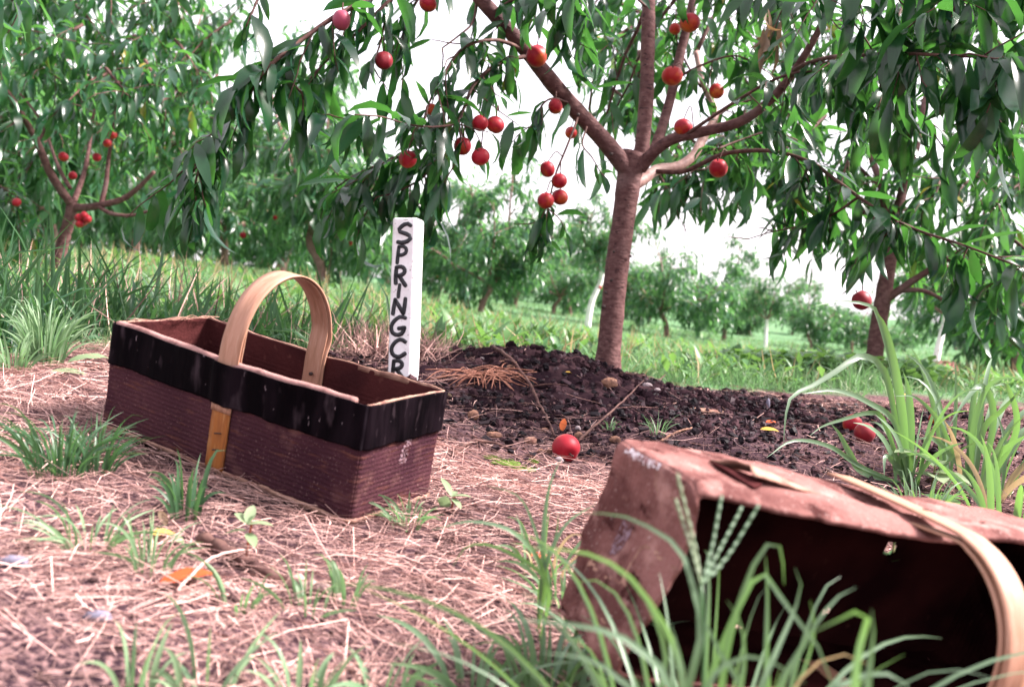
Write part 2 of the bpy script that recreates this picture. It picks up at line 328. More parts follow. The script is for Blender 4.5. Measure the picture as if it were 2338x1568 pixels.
# ground material: soil to turf by attribute, relief by noise
def ground_mat():
    m = bpy.data.materials.new('ground'); m.use_nodes = True; N = m.node_tree.nodes; Lk = m.node_tree.links; b = N['Principled BSDF']
    b.inputs['Roughness'].default_value = .95; b.inputs['Specular IOR Level'].default_value = .02
    tc = N.new('ShaderNodeTexCoord')
    def noise(sc, det):
        t = N.new('ShaderNodeTexNoise'); t.inputs['Scale'].default_value = sc; t.inputs['Detail'].default_value = det; Lk.new(tc.outputs['Object'], t.inputs['Vector']); return t.outputs[0]
    def rng_(x, lo, hi):
        r = N.new('ShaderNodeMapRange'); r.inputs[1].default_value = lo; r.inputs[2].default_value = hi; Lk.new(x, r.inputs[0]); return r.outputs[0]
    def mixc(f, a, c):
        x = N.new('ShaderNodeMix'); x.data_type = 'RGBA'; Lk.new(f, x.inputs[0])
        for k, q in ((6, a), (7, c)):
            if isinstance(q, tuple): x.inputs[k].default_value = (*q, 1)
            else: Lk.new(q, x.inputs[k])
        return x.outputs[2]
    c = mixc(rng_(noise(5, 6), .40, .62), (.060, .034, .041), (.020, .012, .017))
    c = mixc(rng_(noise(130, 5), .46, .62), c, (.20, .122, .118))
    a1 = N.new('ShaderNodeAttribute'); a1.attribute_name = 'dark'; c = mixc(a1.outputs['Fac'], c, (.026, .015, .021))
    t = mixc(rng_(noise(2.2, 5), .38, .65), (.065, .145, .070), (.12, .21, .11))
    t = mixc(rng_(noise(9, 4), .58, .72), t, (.15, .13, .07))
    a2 = N.new('ShaderNodeAttribute'); a2.attribute_name = 'turf'; c = mixc(a2.outputs['Fac'], c, t)
    Lk.new(c, b.inputs['Base Color'])
    bp = N.new('ShaderNodeBump'); bp.inputs['Strength'].default_value = .9; bp.inputs['Distance'].default_value = .006; Lk.new(noise(110, 6), bp.inputs['Height']); Lk.new(bp.outputs[0], b.inputs['Normal'])
    return m
M['ground'] = ground_mat()

# ------------------------------------------------------------------ terrain
PN = np.array([.176, .971, -.164]); PD = -.4285
def plane_px(u, v):
    r = np.array([(u - 1169) / FPX, (784 - v) / FPX, 1.0]); return (u, v, PD / (PN @ r))
TREES = [  # u, v of the base, distance, v of the top, kind, label
    (735, 658, 8.5, 170, 0, 'peach tree with forked trunk showing between the basket handle and the white sign post'),
    (512, 612, 10.5, 250, 1, 'peach tree whose low trunk stands just left of the basket handle'),
    (640, 640, 12.5, 240, 2, 'leafy peach tree half hidden behind the drooping branch above the handle'),
    (415, 598, 13.5, 160, 3, 'peach tree far behind the left tree, above the basket\'s left half'),
    (120, 585, 8.2, -60, 1, 'peach tree with short reddish trunk right behind the leftmost forked tree'),
    (300, 588, 12.0, 60, 0, 'tall peach tree in the row behind the leftmost forked tree'),
    (-60, 575, 7.0, -150, 2, 'peach tree cut by the left edge of the picture'),
    (1095, 726, 9.5, 395, 2, 'young peach tree with slanting brown trunk between sign post and big trunk'),
    (996, 690, 12.0, 440, 0, 'peach tree with pale forked trunk just right of the sign post'),
    (1341, 746, 13.0, 480, 3, 'small peach tree with white painted trunk left of the big trunk'),
    (1262, 716, 16.0, 545, 1, 'small peach tree behind the slanting young tree, crooked brown trunk'),
    (1302, 722, 17.5, 560, 2, 'small peach tree just behind the left white trunk'),
    (1175, 706, 18.5, 530, 0, 'small peach tree in the back row below the hanging peach cluster'),
    (1522, 768, 14.0, 515, 1, 'round young peach tree standing alone right of the big trunk'),
    (1652, 780, 16.5, 575, 2, 'young peach tree second to the right of the big trunk'),
    (1746, 804, 15.0, 650, 3, 'low peach tree with leaning white trunk right of the big trunk'),
    (1852, 798, 19.0, 655, 0, 'low dense peach tree between the two white trunks on the right'),
    (1945, 800, 20.0, 640, 1, 'low dense peach tree right behind the dark trunk on the right'),
    (2132, 864, 7.4, 560, 0, 'peach tree with white painted trunk on the right beside bark heap'),
    (2246, 848, 9.5, 560, 2, 'peach tree with slanting brown trunk near the right edge'),
    (2318, 852, 9.0, 470, 1, 'peach tree with dark trunk at the right edge of the picture'),
]
WHITE = {9, 15, 18}
ctrl = [plane_px(*q) for q in ((-400, 1568), (0, 1568), (600, 1568), (1169, 1568), (1700, 1568), (2338, 1568), (2700, 1500), (0, 1200), (300, 1150), (700, 1300), (1100, 1350), (1169, 2500), (0, 1000), (100, 880), (2338, 1150), (1800, 980), (2100, 1020), (500, 1060), (900, 1120), (250, 960))]
ctrl += [(0, 800, 1.95), (300, 770, 2.2), (-400, 790, 2.0), (900, 875, 2.3), (130, 622, 4.8), (420, 650, 5.0), (1400, 866, 3.4), (1100, 820, 3.4), (1180, 905, 2.5), (1390, 905, 2.8), (1992, 872, 4.4), (1290, 1052, 1.75),
         (1620, 905, 3.0), (1850, 925, 2.9), (2150, 925, 3.2), (2338, 960, 2.6), (700, 760, 3.2), (150, 700, 3.2), (1650, 850, 5.0), (1900, 855, 6.0), (2338, 900, 5.0), (-600, 640, 5)]
ctrl += [t[:3] for t in TREES]
ctrl += [(0, 566, 25), (600, 625, 25), (1169, 690, 26), (1700, 775, 26), (2338, 815, 26), (-900, 520, 25), (3200, 870, 25), (1169, 668, 60), (2338, 770, 60), (0, 560, 60), (-1500, 500, 60), (3600, 880, 60), (1169, 660, 150), (3600, 860, 150), (-1500, 490, 150)]
CP = np.array([P(*c) for c in ctrl])
def _warp(x, y):      # compress distance so that near and far are fitted alike
    y = np.maximum(np.asarray(y, float), .05); s = np.log(y + .6) ; return np.asarray(x, float) / (y * .45 + .6), s * 1.6
def _U(r2): return r2 * np.log(r2 + 1e-9)
def fit_tps():
    a, b = _warp(CP[:, 0], CP[:, 1]); X = np.stack([a, b], 1); n = len(X)
    z = (CP[:, 2] - CAM[2]) / (CP[:, 1] * .35 + .8)
    K = _U(((X[:, None] - X[None]) ** 2).sum(-1)) + np.eye(n) * .004
    Pm = np.column_stack([np.ones(n), X]); A = np.block([[K, Pm], [Pm.T, np.zeros((3, 3))]])
    return X, np.linalg.solve(A, np.concatenate([z, np.zeros(3)]))
TX, TW = fit_tps()
def tps(x, y):
    x = np.asarray(x, float); y = np.asarray(y, float); sh = x.shape; x = x.ravel(); y = y.ravel(); out = np.empty(len(x))
    for i in range(0, len(x), 40000):
        s = slice(i, i + 40000); a, b = _warp(x[s], y[s])
        r2 = (a[:, None] - TX[None, :, 0]) ** 2 + (b[:, None] - TX[None, :, 1]) ** 2
        out[s] = (_U(r2) @ TW[:-3] + TW[-3] + TW[-2] * a + TW[-1] * b) * (np.maximum(y[s], .05) * .35 + .8)
    return out.reshape(sh) + CAM[2]
EDGE = np.array([P(*q)[:2] for q in ((-500, 850, 1.75), (0, 845, 1.8), (240, 800, 2.1), (600, 800, 2.45), (900, 860, 2.65), (1100, 850, 3.0), (1400, 862, 3.25), (1700, 880, 3.35), (2100, 900, 3.6), (2500, 930, 3.4))])
def edge_y(x): return np.interp(x, EDGE[:, 0], EDGE[:, 1])
MC = P(1250, 900, 2.58)[:2]; TRUNK0 = P(1385, 862, 2.9)
def mound_h(x, y):
    dx, dy = x - MC[0], y - MC[1]
    h = .100 * np.exp(-(np.where(dx < 0, dx / .36, dx / .24) ** 2) - (np.where(dy < 0, dy / .30, dy / .42) ** 2))
    h += .020 * np.exp(-((x - TRUNK0[0]) / .11) ** 2 - ((y - TRUNK0[1]) / .11) ** 2)
    h += .022 * np.exp(-((x - TRUNK0[0] - .12) / .42) ** 2 - ((y - TRUNK0[1] + .05) / .40) ** 2)
    return h
R1 = np.array([[.861, .176, .477], [-.233, .971, .062], [-.452, -.164, .877]]); T1 = np.array([-.335, -.155, 1.338])
R2 = np.array([[.908, .341, .242], [-.201, -.151, .968], [.367, -.928, -.069]]); T2 = np.array([.279, -.211, .98])
def foot(x, y, R, T, a, b, la, lb, oa=0.0, ob=0.0):
    c = C2W(T); e = nrm(D2W(R[:, a])[:2]); f = nrm(D2W(R[:, b])[:2]); dx, dy = x - c[0], y - c[1]
    return np.maximum(np.abs(dx * e[0] + dy * e[1] - oa) - la, np.abs(dx * f[0] + dy * f[1] - ob) - lb)     # < 0 inside
def in_baskets(x, y):
    return np.minimum(foot(x, y, R1, T1, 0, 2, .216, .0865), foot(x, y, R2, T2, 0, 1, .235, .085, 0, .075))
def relief(x, y):
    near = np.clip(1.4 - np.hypot(x, y - 1.2) / 5, .15, 1)
    dip = np.clip(.4 - in_baskets(x, y) / .03, 0, 1) * .014
    return -dip + near * (.020 * (vnoise(x, y, 5, 3, 3) - .5) + .008 * (vnoise(x, y, 26, 3, 5) - .5))
def gh(x, y, mound=True):
    """height of the surface one would stand on"""
    x = np.asarray(x, float); y = np.asarray(y, float); z = tps(x, y) + relief(x, y)
    if mound: z = z + mound_h(x, y) * (1 + .75 * (vnoise(x, y, 16, 3, 9) - .5))
    return z
def on_ground(u, v, d, lift=0.0):
    """ground point where the sight line through (u, v) meets the surface near distance d"""
    ds = np.linspace(max(.35, d * .6), d * 1.6, 400); q = CAM + ds[:, None] * (FW + RT * ((u - 1169) / FPX) + UP * ((784 - v) / FPX))
    h = q[:, 2] - gh(q[:, 0], q[:, 1]); k = np.where(h < 0)[0]
    i = k[0] if len(k) else int(np.argmin(np.abs(h))); p = q[i].copy(); p[2] = float(gh(p[0], p[1])) + lift; return p

def axis(spec):
    out = [spec[0][0]]
    for a, b, st in spec:
        out += list(np.arange(a, b, st)[1:]) + [b]
    return np.array(sorted(set(np.round(out, 4))))
xs = axis([(-90, -20, 7), (-20, -6, 1.4), (-6, -2, .35), (-2, 2.2, .022), (2.2, 6, .35), (6, 20, 1.4), (20, 90, 7)])
ys = axis([(-3, .25, .4), (.25, 3.6, .022), (3.6, 9, .25), (9, 25, 1.0), (25, 150, 8)])
GX, GY = np.meshgrid(xs, ys, indexing='ij')
GZ = gh(GX, GY, False)
m_, n_ = GX.shape; idx = np.arange(m_ * n_).reshape(m_, n_)
Q = np.stack([idx[:-1, :-1], idx[1:, :-1], idx[1:, 1:], idx[:-1, 1:]], -1).reshape(-1, 4)
turf = np.clip((GY - edge_y(GX)) / .40 + 2.0 * (vnoise(GX, GY, 6, 3, 61) - .5) * -1 + .2, 0, 1)
dark = np.clip(1.25 - np.hypot((GX - MC[0] - .25) / 1.05, (GY - MC[1] + .05) / np.where(GY < MC[1], 1.0, .75)) + .8 * (vnoise(GX, GY, 7, 3, 31) - .5), 0, 1) * .9
g = link('ground', mesh_from('ground', np.stack([GX, GY, GZ], -1).reshape(-1, 3), [Q], M['ground'], True, {'turf': turf.ravel(), 'dark': dark.ravel()}))
tag(g, 'straw strewn soil running into green orchard turf', None, None, 'structure')

# mound of dark mulch round the trunk
mx_, my_ = np.meshgrid(np.linspace(MC[0] - .95, MC[0] + 1.15, 190), np.linspace(MC[1] - .75, MC[1] + .85, 150), indexing='ij')
mz = gh(mx_, my_) + .024 * (vnoise(mx_, my_, 34, 4, 41) - .5) * np.clip(mound_h(mx_, my_) / .03, 0, 1) - .013 + np.minimum(mound_h(mx_, my_) * .6, .016)
i2 = np.arange(mx_.size).reshape(mx_.shape); Q = np.stack([i2[:-1, :-1], i2[1:, :-1], i2[1:, 1:], i2[:-1, 1:]], -1).reshape(-1, 4)
mo = link('soil_mound', mesh_from('soil_mound', np.stack([mx_, my_, mz], -1).reshape(-1, 3), [Q], M['mound']))
tag(mo, 'dark mounded soil piled round the peach trunk', None, None, 'structure')

# ------------------------------------------------------------------ baskets
BH = .14
def perim(l, w, r, n_side=(80, 64), nc=5, off=0.0):
    """rounded rectangle, counter-clockwise from the middle of the front-left corner; returns points, normals and panel cuts"""
    pts, nor, cuts = [], [], [0]
    cen = [(-l + r, -w + r), (l - r, -w + r), (l - r, w - r), (-l + r, w - r)]; a0 = [180, 270, 0, 90]
    for k in range(4):
        c0, c1 = np.array(cen[k]), np.array(cen[(k + 1) % 4]); s0 = a0[k] + 45
        for a in np.linspace(s0, s0 + 45, nc):
            n = np.array([math.cos(math.radians(a)), math.sin(math.radians(a))]); pts.append(c0 + n * r); nor.append(n)
        n = nor[-1]
        for t in np.linspace(0, 1, n_side[k % 2] + 2)[1:-1]: pts.append((c0 + n * r) * (1 - t) + (c1 + n * r) * t); nor.append(n)
        a1 = a0[(k + 1) % 4]
        for a in np.linspace(a1, a1 + 45, nc):
            n = np.array([math.cos(math.radians(a)), math.sin(math.radians(a))]); pts.append(c1 + n * r); nor.append(n)
        cuts.append(len(pts))
    return np.array(pts), np.array(nor), cuts
def hole_at(u, v, mw, l, w, deform, r):
    bx, by = np.meshgrid(np.linspace(-l, l, 160), np.linspace(-w, w, 80), indexing='ij'); A = deform(np.stack([bx, by, np.full(bx.shape, .0075)], -1)).reshape(-1, 3); m = np.array(mw); A = A @ m[:3, :3].T + m[:3, 3]
    a, b, _ = to_px(A); k = np.argmin(np.hypot(a - u, b - v)); return (bx.ravel()[k], by.ravel()[k], r)
def build_basket(name, mw, l, w, r, label, deform, old=False, hole=None):
    root = empty(name, mw.translation, label, 'basket'); root.matrix_world = mw
    pts, nor, cuts = perim(l, w, r)
    zs = np.linspace(0, BH, 90)
    th = .0042
    S = np.concatenate([[0], np.cumsum(np.linalg.norm(np.diff(pts, axis=0), axis=1))])
    def shell(sl, off_o, off_i, z0=0, z1=BH, nz=90, ridges=True):
        p, n, s = pts[sl], nor[sl], S[sl]
        z = np.linspace(z0, z1, nz); zz = np.broadcast_to(z, (len(p), nz)); ss = np.broadcast_to(s[:, None], (len(p), nz))
        rid = .00050 * np.sin(2 * np.pi * zz / .0059) * (zz < BH * .78) * (.55 + .7 * vnoise(ss, zz, 30, 2, 5)) if ridges else 0
        crum = .0035 * (vnoise(ss, zz, 14, 3, 8) - .5) + (.009 * (.5 - np.abs(vnoise(ss + zz * .4, zz, 16, 2, 18) - .5) * 2.6) * vnoise(ss, zz, 7, 2, 19) + .0016 * (vnoise(ss, zz, 70, 2, 20) - .5) if old else 0)
        O = np.empty((len(p), nz, 3)); I = O.copy()
        for A, o in ((O, off_o), (I, off_i)):
            oo = o + crum + (rid if A is O else rid * .5)
            A[..., :2] = p[:, None] + n[:, None] * (oo[..., None] if not np.isscalar(oo) else oo); A[..., 2] = zz
        return deform(O), deform(I)
    fib = M['fibre_pale'] if old else M['fibre']
    for k, nm in enumerate(('side_panel', 'end_panel', 'side_panel', 'end_panel')):
        O, I = shell(slice(cuts[k], cuts[k + 1]), 0.0, -th)
        a = Acc(); slab(a, O, I); me = a.mesh(nm, fib)
        me.materials.append(M['fibre_shade'] if old else M['fibre_in'])
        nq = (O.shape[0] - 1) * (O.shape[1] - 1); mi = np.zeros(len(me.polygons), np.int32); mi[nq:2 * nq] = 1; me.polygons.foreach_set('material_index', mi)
        link(nm, me, root)
    # bottom sheet (with a worn hole when given)
    nx, ny = 150, 62
    bx, by = np.meshgrid(np.linspace(-l + .003, l - .003, nx), np.linspace(-w + .003, w - .003, ny), indexing='ij')
    def bot(z): return deform(np.stack([bx, by, z + .004 * (vnoise(bx + 3, by, 14, 3, 6) - .5)], -1))
    O, I = bot(np.full(bx.shape, .0075)), bot(np.full(bx.shape, .0042)); a = Acc()
    idx = np.arange(nx * ny).reshape(nx, ny); q = np.stack([idx[:-1, :-1], idx[1:, :-1], idx[1:, 1:], idx[:-1, 1:]], -1).reshape(-1, 4)
    if hole:
        cx, cy = bx.ravel()[q].mean(1), by.ravel()[q].mean(1); keep = np.ones(len(q), bool)
        for hx, hy, hr in hole: keep &= np.hypot((cx - hx) / .9, cy - hy) > hr
        q = q[keep]
    a.add(np.vstack([O.reshape(-1, 3), I.reshape(-1, 3)]), np.vstack([q, q[:, ::-1] + nx * ny]))
    link('bottom_panel', a.mesh('bottom_panel', M['fibre_shade'] if old else M['fibre_in']), root)
    return root, pts, nor, cuts, S, shell
def strip_on(path, wid, th, normal_in, n=60, x0=0.0, edge=0.0):
    """bent strip: path rows (y, z), width along x, second face moved by th along the normal"""
    p = crv(path, n); t = nrm(np.gradient(p, axis=0)); nn = np.stack([-t[:, 1], t[:, 0]], 1) * normal_in
    xw = np.linspace(-wid / 2, wid / 2, 5); O = np.zeros((n, 5, 3)); I = O.copy()
    wob = .0012 * (vnoise(np.linspace(0, 3, n), np.zeros(n), 3, 2, 3) - .5)[:, None]
    O[..., 0] = I[..., 0] = x0 + xw[None] + wob
    O[..., 1:] = p[:, None]; I[..., 1:] = (p + nn * th)[:, None]
    return O, I

# --- standing basket
def basket_matrix(R, T):
    ax = [D2W(R[:, k]) for k in (0, 2, 1)]; ax[0] = nrm(ax[0]); ax[2] = nrm(ax[2] - ax[0] * (ax[2] @ ax[0])); ax[1] = np.cross(ax[2], ax[0]); t = C2W(T)
    return Matrix([[ax[0][i], ax[1][i], ax[2][i], t[i]] for i in range(3)] + [[0, 0, 0, 1]])
BM1 = basket_matrix(R1, T1); L1, W1 = .216, .0865
def def1(A):
    A = A.copy(); x, y, z = A[..., 0], A[..., 1], A[..., 2]
    k = z / BH; A[..., 1] = y + .006 * k * k * np.sin((x + .05) * 9) * np.sign(y) * (1 - (np.abs(x) / .22) ** 2)
    A[..., 2] = z + .0035 * k * (vnoise(x + 5, y, 22, 2, 77) - .5) - .002 * k * np.cos(x * 14)
    return A
b1, pts, nor, cuts, S, shell = build_basket('standing_basket', BM1, L1, W1, .009, 'dark brown fibre basket with black taped rim standing upright on the straw', def1)
# tape round the rim
sl = slice(0, len(pts)); z = np.linspace(0, 1, 26)
zlo = BH * .625 + .0035 * (vnoise(S, S * 0, 30, 3, 12) - .5) + .002 * (vnoise(S, S * 0, 160, 2, 13) - .5)
zz = zlo[:, None] * (1 - z) + (BH + .0015) * z
wr = .0016 * (vnoise(np.broadcast_to(S[:, None], zz.shape), zz, 1, 1, 2)) * 0 + .0022 * vnoise(S[:, None] * 130 + zz * 25, zz * 9, 1, 2, 15) * np.where(np.arange(len(S)) > cuts[1], 1.0, .5)[:, None]
over = .0042 * (np.abs(pts[:, 0]) < .0195)[:, None] * (np.abs(np.abs(pts[:, 1]) - W1) < .004)[:, None]
crum = .0035 * (vnoise(np.broadcast_to(S[:, None], zz.shape), zz, 14, 3, 8) - .5)
O = np.empty(zz.shape + (3,)); I = O.copy()
for A, o in ((O, .0022), (I, .0011)):
    A[..., :2] = pts[:, None] + nor[:, None] * (o + wr + over + crum)[..., None]; A[..., 2] = zz
a = Acc(); slab(a, def1(O), def1(I)); link('tape_band', a.mesh('tape_band', M['tape']), b1)['label'] = 'black tape wrapped round the rim'
# rolled paper along the front rim, torn paper edge elsewhere
a = Acc(); xx = np.linspace(-L1 + .008, L1 - .020, 70)
p = def1(np.stack([xx, np.full(70, -W1 + .0045), np.full(70, BH + .0008)], -1)); p[:, 2] += .0012 * (vnoise(xx, xx * 0, 40, 2, 4) - .5)
tube(a, p, .0050 * (1 + .25 * (vnoise(xx, xx * 0, 60, 2, 6) - .5)), 10); link('rim_roll', a.mesh('rim_roll', M['rimroll']), b1)
for k in (1, 2, 3):
    sl = slice(cuts[k], cuts[k + 1]); s = S[sl]; zt = BH + .0012 + .0045 * np.maximum(vnoise(s, s * 0, 55, 3, 30 + k) - .35, 0)
    O = np.empty((len(s), 3, 3)); I = O.copy(); zg = np.stack([np.full(len(s), BH * .96), np.full(len(s), BH), zt], 1)
    for A, o in ((O, .0008), (I, -.0014)): A[..., :2] = pts[sl][:, None] + nor[sl][:, None] * (o - .0022); A[..., 2] = zg
    a = Acc(); slab(a, def1(O), def1(I)); link('torn_rim', a.mesh('torn_rim', M['torn']), b1)
# frayed paper edge along the foot of the walls
for k in (0, 1):
    sl = slice(cuts[k], cuts[k + 1]); s = S[sl]; zt = .0035 + .005 * np.maximum(vnoise(s, s * 0, 60, 3, 40 + k) - .3, 0)
    O = np.empty((len(s), 3, 3)); I = O.copy(); zg = np.stack([np.full(len(s), -.0015), zt * .5, zt], 1); crf = .0035 * (vnoise(np.broadcast_to(s[:, None], zg.shape), zg, 14, 3, 8) - .5)
    for A, o in ((O, .0030), (I, .0012)): A[..., :2] = pts[sl][:, None] + nor[sl][:, None] * (o + crf)[..., None]; A[..., 2] = zg
    a = Acc(); slab(a, def1(O), def1(I)); link('frayed_foot', a.mesh('frayed_foot', M['torn']), b1)
# loose fibres on the left rim
a = Acc()
for k in range(16):
    y0 = rng.uniform(-.07, .08); q = np.array([[-L1 + rng.uniform(.0, .012), y0, BH + .004], [-L1 + rng.uniform(.0, .02), y0 + rng.uniform(-.01, .02), BH + rng.uniform(.004, .009)], [-L1 + rng.uniform(.002, .02), y0 + rng.uniform(.01, .04), BH + rng.uniform(.002, .006)]])
    tube(a, crv(q, 8), .0005, 4)
link('rim_fibre', a.mesh('rim_fibre', M['torn']), b1)
# bent wood handle, two layers, and the stained strip below the tape
th_ = np.linspace(0, math.pi, 25)
arc = np.stack([-(W1 + .001) * np.cos(th_) * (1 - .06 * np.sin(th_)), BH + .112 * np.sin(th_) ** .82], 1)
pf = np.vstack([[[-W1 - .0028, BH * .55], [-W1 - .0026, BH * .8]], arc[1:-1] + [0, 0], [[W1 - .0065, BH * .97], [W1 - .0068, BH * .72], [W1 - .0068, BH * .50]]])
O, I = strip_on(pf, .0330, .0021, 1, 80); a = Acc(); slab(a, O, I); hd = link('handle', a.mesh('handle', M['wood']), b1)
pi_ = np.vstack([[[-W1 + .0066, BH * .62], [-W1 + .0064, BH * .92]], arc[3:-2] * [1 - .035 / 1, 1] + [0, -.0028], [[W1 - .0095, BH * .98], [W1 - .0100, BH * .75], [W1 - .0100, BH * .58]]])
O, I = strip_on(pi_, .0290, .0016, 1, 80, -.0012); a = Acc(); slab(a, O, I); link('handle_lining', a.mesh('handle_lining', M['wood']), b1)
a = Acc(); q = np.array([[.001, W1 - .0118, BH * .80], [.001, W1 - .0150, BH * .80]]); tube(a, q, .0026, 8); link('nail', a.mesh('nail', M['rust']), hd)
O, I = strip_on(np.array([[-W1 - .0012, .001], [-W1 - .0014, BH * .3], [-W1 - .0016, BH * .66]]), .0300, .0024, 1, 20); a = Acc(); slab(a, O, I); st = link('handle_strip', a.mesh('handle_strip', M['strip']), b1); st['label'] = 'orange stained wood strip with two staples'
for zf in (.345, .19):
    a = Acc(); tube(a, crv(np.array([[-.0050, -W1 - .0030, BH * zf - .001], [-.0050, -W1 - .0046, BH * zf], [.0050, -W1 - .0046, BH * zf + .0022], [.0050, -W1 - .0030, BH * zf + .0015]]), 9), .0008, 6); link('staple', a.mesh('staple', M['rust']), st)
def flat_strokes(strokes, wid, thick, to3, nor3, mat_, name, parent, n=14):
    """brush strokes: lists of 2-D points swept with a round brush on a plane"""
    a = Acc()
    for s in strokes:
        c = crv(np.array(s, float), n); t = nrm(np.gradient(c, axis=0)); nn = np.stack([-t[:, 1], t[:, 0]], 1)
        ww = wid * .5 * (1 + .22 * (vnoise(np.arange(n) * .31 + c[0, 0] * 9 + c[0, 1] * 5, np.zeros(n), 1, 2, 4) - .5))
        ext = np.array([-1, -.7, 0]); 
        head = [(c[0] - t[0] * ww[0] * .85, nn[0] * ww[0] * .45), (c[0] - t[0] * ww[0] * .5, nn[0] * ww[0] * .85)]
        tail = [(c[-1] + t[-1] * ww[-1] * .5, nn[-1] * ww[-1] * .85), (c[-1] + t[-1] * ww[-1] * .85, nn[-1] * ww[-1] * .45)]
        body = [(c[i], nn[i] * ww[i]) for i in range(n)]
        rows = head + body + tail
        G = np.array([[p_ + o_, p_, p_ - o_] for p_, o_ in rows]); O = to3(G); slab(a, O + nor3 * thick, O)
    return link(name, a.mesh(name, mat_), parent)
# pale stamp printed on the end panel: cells of the panel's own surface raised by a hair
def print_on(shell_, sl, mask, matl, name, parent, lift, axis_=1):
    O, _ = shell_(sl, lift, 0.0); m, n = O.shape[:2]; idx = np.arange(m * n).reshape(m, n); q = np.stack([idx[:-1, :-1], idx[1:, :-1], idx[1:, 1:], idx[:-1, 1:]], -1).reshape(-1, 4)
    P0 = np.empty((m, n, 2)); P0[..., 0] = pts_of[id(shell_)][sl][:, None, axis_]; P0[..., 1] = np.linspace(0, BH, n)[None]; c = P0.reshape(-1, 2)[q].mean(1)
    keep = mask(c[:, 0], c[:, 1]); a = Acc(); a.add(O.reshape(-1, 3), q[keep]); return link(name, a.mesh(name, matl), parent)
pts_of = {id(shell): pts}
stp = print_on(shell, slice(cuts[1], cuts[2]), lambda y, z: (np.abs(y - .008 - .18 * (z - .073)) < .0085) & (np.abs(z - .073) < .016) & (vnoise(y, z, 420, 2, 5) > .34), M['stamp'], 'stamp', b1, .0004)
def end4(G): return np.stack([np.full(G.shape[:2], L1 + .0022), G[..., 0], G[..., 1]], -1)
flat_strokes([[(.0045, .078), (.0055, .080), (.0060, .068)], [(.0100, .066), (.0090, .078), (.0072, .079)], [(.0105, .080), (.0135, .081), (.0122, .074), (.0124, .068)]], .0011, .0003, end4, np.array([1.0, 0, 0]), M['fibre_in'], 'stamp_mark', stp)

# --- tipped basket
L2, W2 = .2268, .0865
BM2 = basket_matrix(R2, T2)
def def2(A):
    A = A.copy(); x, y, z = A[..., 0].copy(), A[..., 1].copy(), A[..., 2].copy(); k = np.clip(z / BH, 0, 1.2)
    up = np.clip((y / W2), -1, 1)
    # racked: the upper wall leans towards the mouth; rim of the upper wall curls down; walls sag and buckle
    zr = z + .20 * (y)
    sag = -.008 * np.clip(up, 0, 1) * np.exp(-((x + .02) / .11) ** 2) * (.3 + .7 * k) + .008 * np.clip(up, 0, 1) * np.exp(-((x - .10) / .07) ** 2) * k
    lip = -.007 * np.clip(up, 0, 1) ** 2 * np.clip((k - .90) / .10, 0, 1) ** 1.3
    dent = .010 * np.exp(-((x + L2) / .03) ** 2) * np.sin((y + .02) * 30) * k
    yr = y + sag + lip + .008 * (vnoise(x + 2, z + .3 * y, 12, 3, 61) - .5) * (np.abs(up) > .8)
    xr = np.where(x < 0, x * 1.03, x) + dent + .004 * (vnoise(y + 1, z, 20, 2, 62) - .5) * (np.abs(x) > L2 * .95)
    notch = -.003 * np.exp(-((x + L2 - .005) / .02) ** 2) * np.clip(up, 0, 1) * np.clip((k - .6) / .4, 0, 1)
    return np.stack([xr, yr, zr + notch + .010 * np.clip((k - .86) / .14, 0, 1) * (vnoise(x + 4, y * 2, 34, 3, 64) - .62) + .004 * k * (vnoise(x + 9, y, 18, 2, 63) - .5)], -1)
b2, pts2, nor2, cuts2, S2, shell2 = build_basket('tipped_basket', BM2, L2, W2, .010, 'battered brown basket tipped on its side, dark open mouth facing the camera', def2, True, hole=(hole_at(2035, 1252, BM2, L2, W2, def2, .0085), hole_at(1888, 1400, BM2, L2, W2, def2, .006), hole_at(1680, 1480, BM2, L2, W2, def2, .009)))
HOLE2 = np.array(BM2 @ Vector(def2(np.array([[[*hole_at(2035, 1252, BM2, L2, W2, def2, 0)[:2], .006]]]))[0, 0]))
th_ = np.linspace(0, math.pi, 25)
arc2 = np.stack([(W2 + .002) * np.cos(th_) * (1 + .0 * np.sin(th_)), BH + .118 * np.sin(th_) ** .8], 1)
def sheared(O): O = O.copy(); O[..., 2] += .20 * O[..., 1] * np.clip(1 - (O[..., 2] - BH) / .15, .2, 1); return O
pf = np.vstack([[[W2 + .0042, .002], [W2 + .0042, BH * .5]], arc2[1:-1], [[-W2 - .003, BH * .8], [-W2 - .003, .02]]])
O, I = strip_on(pf, .027, .0022, -1, 80, .006); a = Acc(); slab(a, sheared(O), sheared(I)); h2 = link('handle', a.mesh('handle', M['wood']), b2)
pi_ = np.vstack([[[W2 - .0068, BH * .55], [W2 - .0066, BH * .9]], arc2[2:-2] * [.955, 1] + [0, -.004], [[-W2 + .007, BH * .85], [-W2 + .007, BH * .5]]])
O, I = strip_on(pi_, .026, .0016, -1, 80, .003); a = Acc(); slab(a, sheared(O), sheared(I)); link('handle_lining', a.mesh('handle_lining', M['wood']), b2)
a = Acc(); tube(a, np.array([[.012, W2 + .006, BH * .9], [.020, W2 + .0065, BH * .92]]), .0007, 5); link('staple', a.mesh('staple', M['rust']), h2)
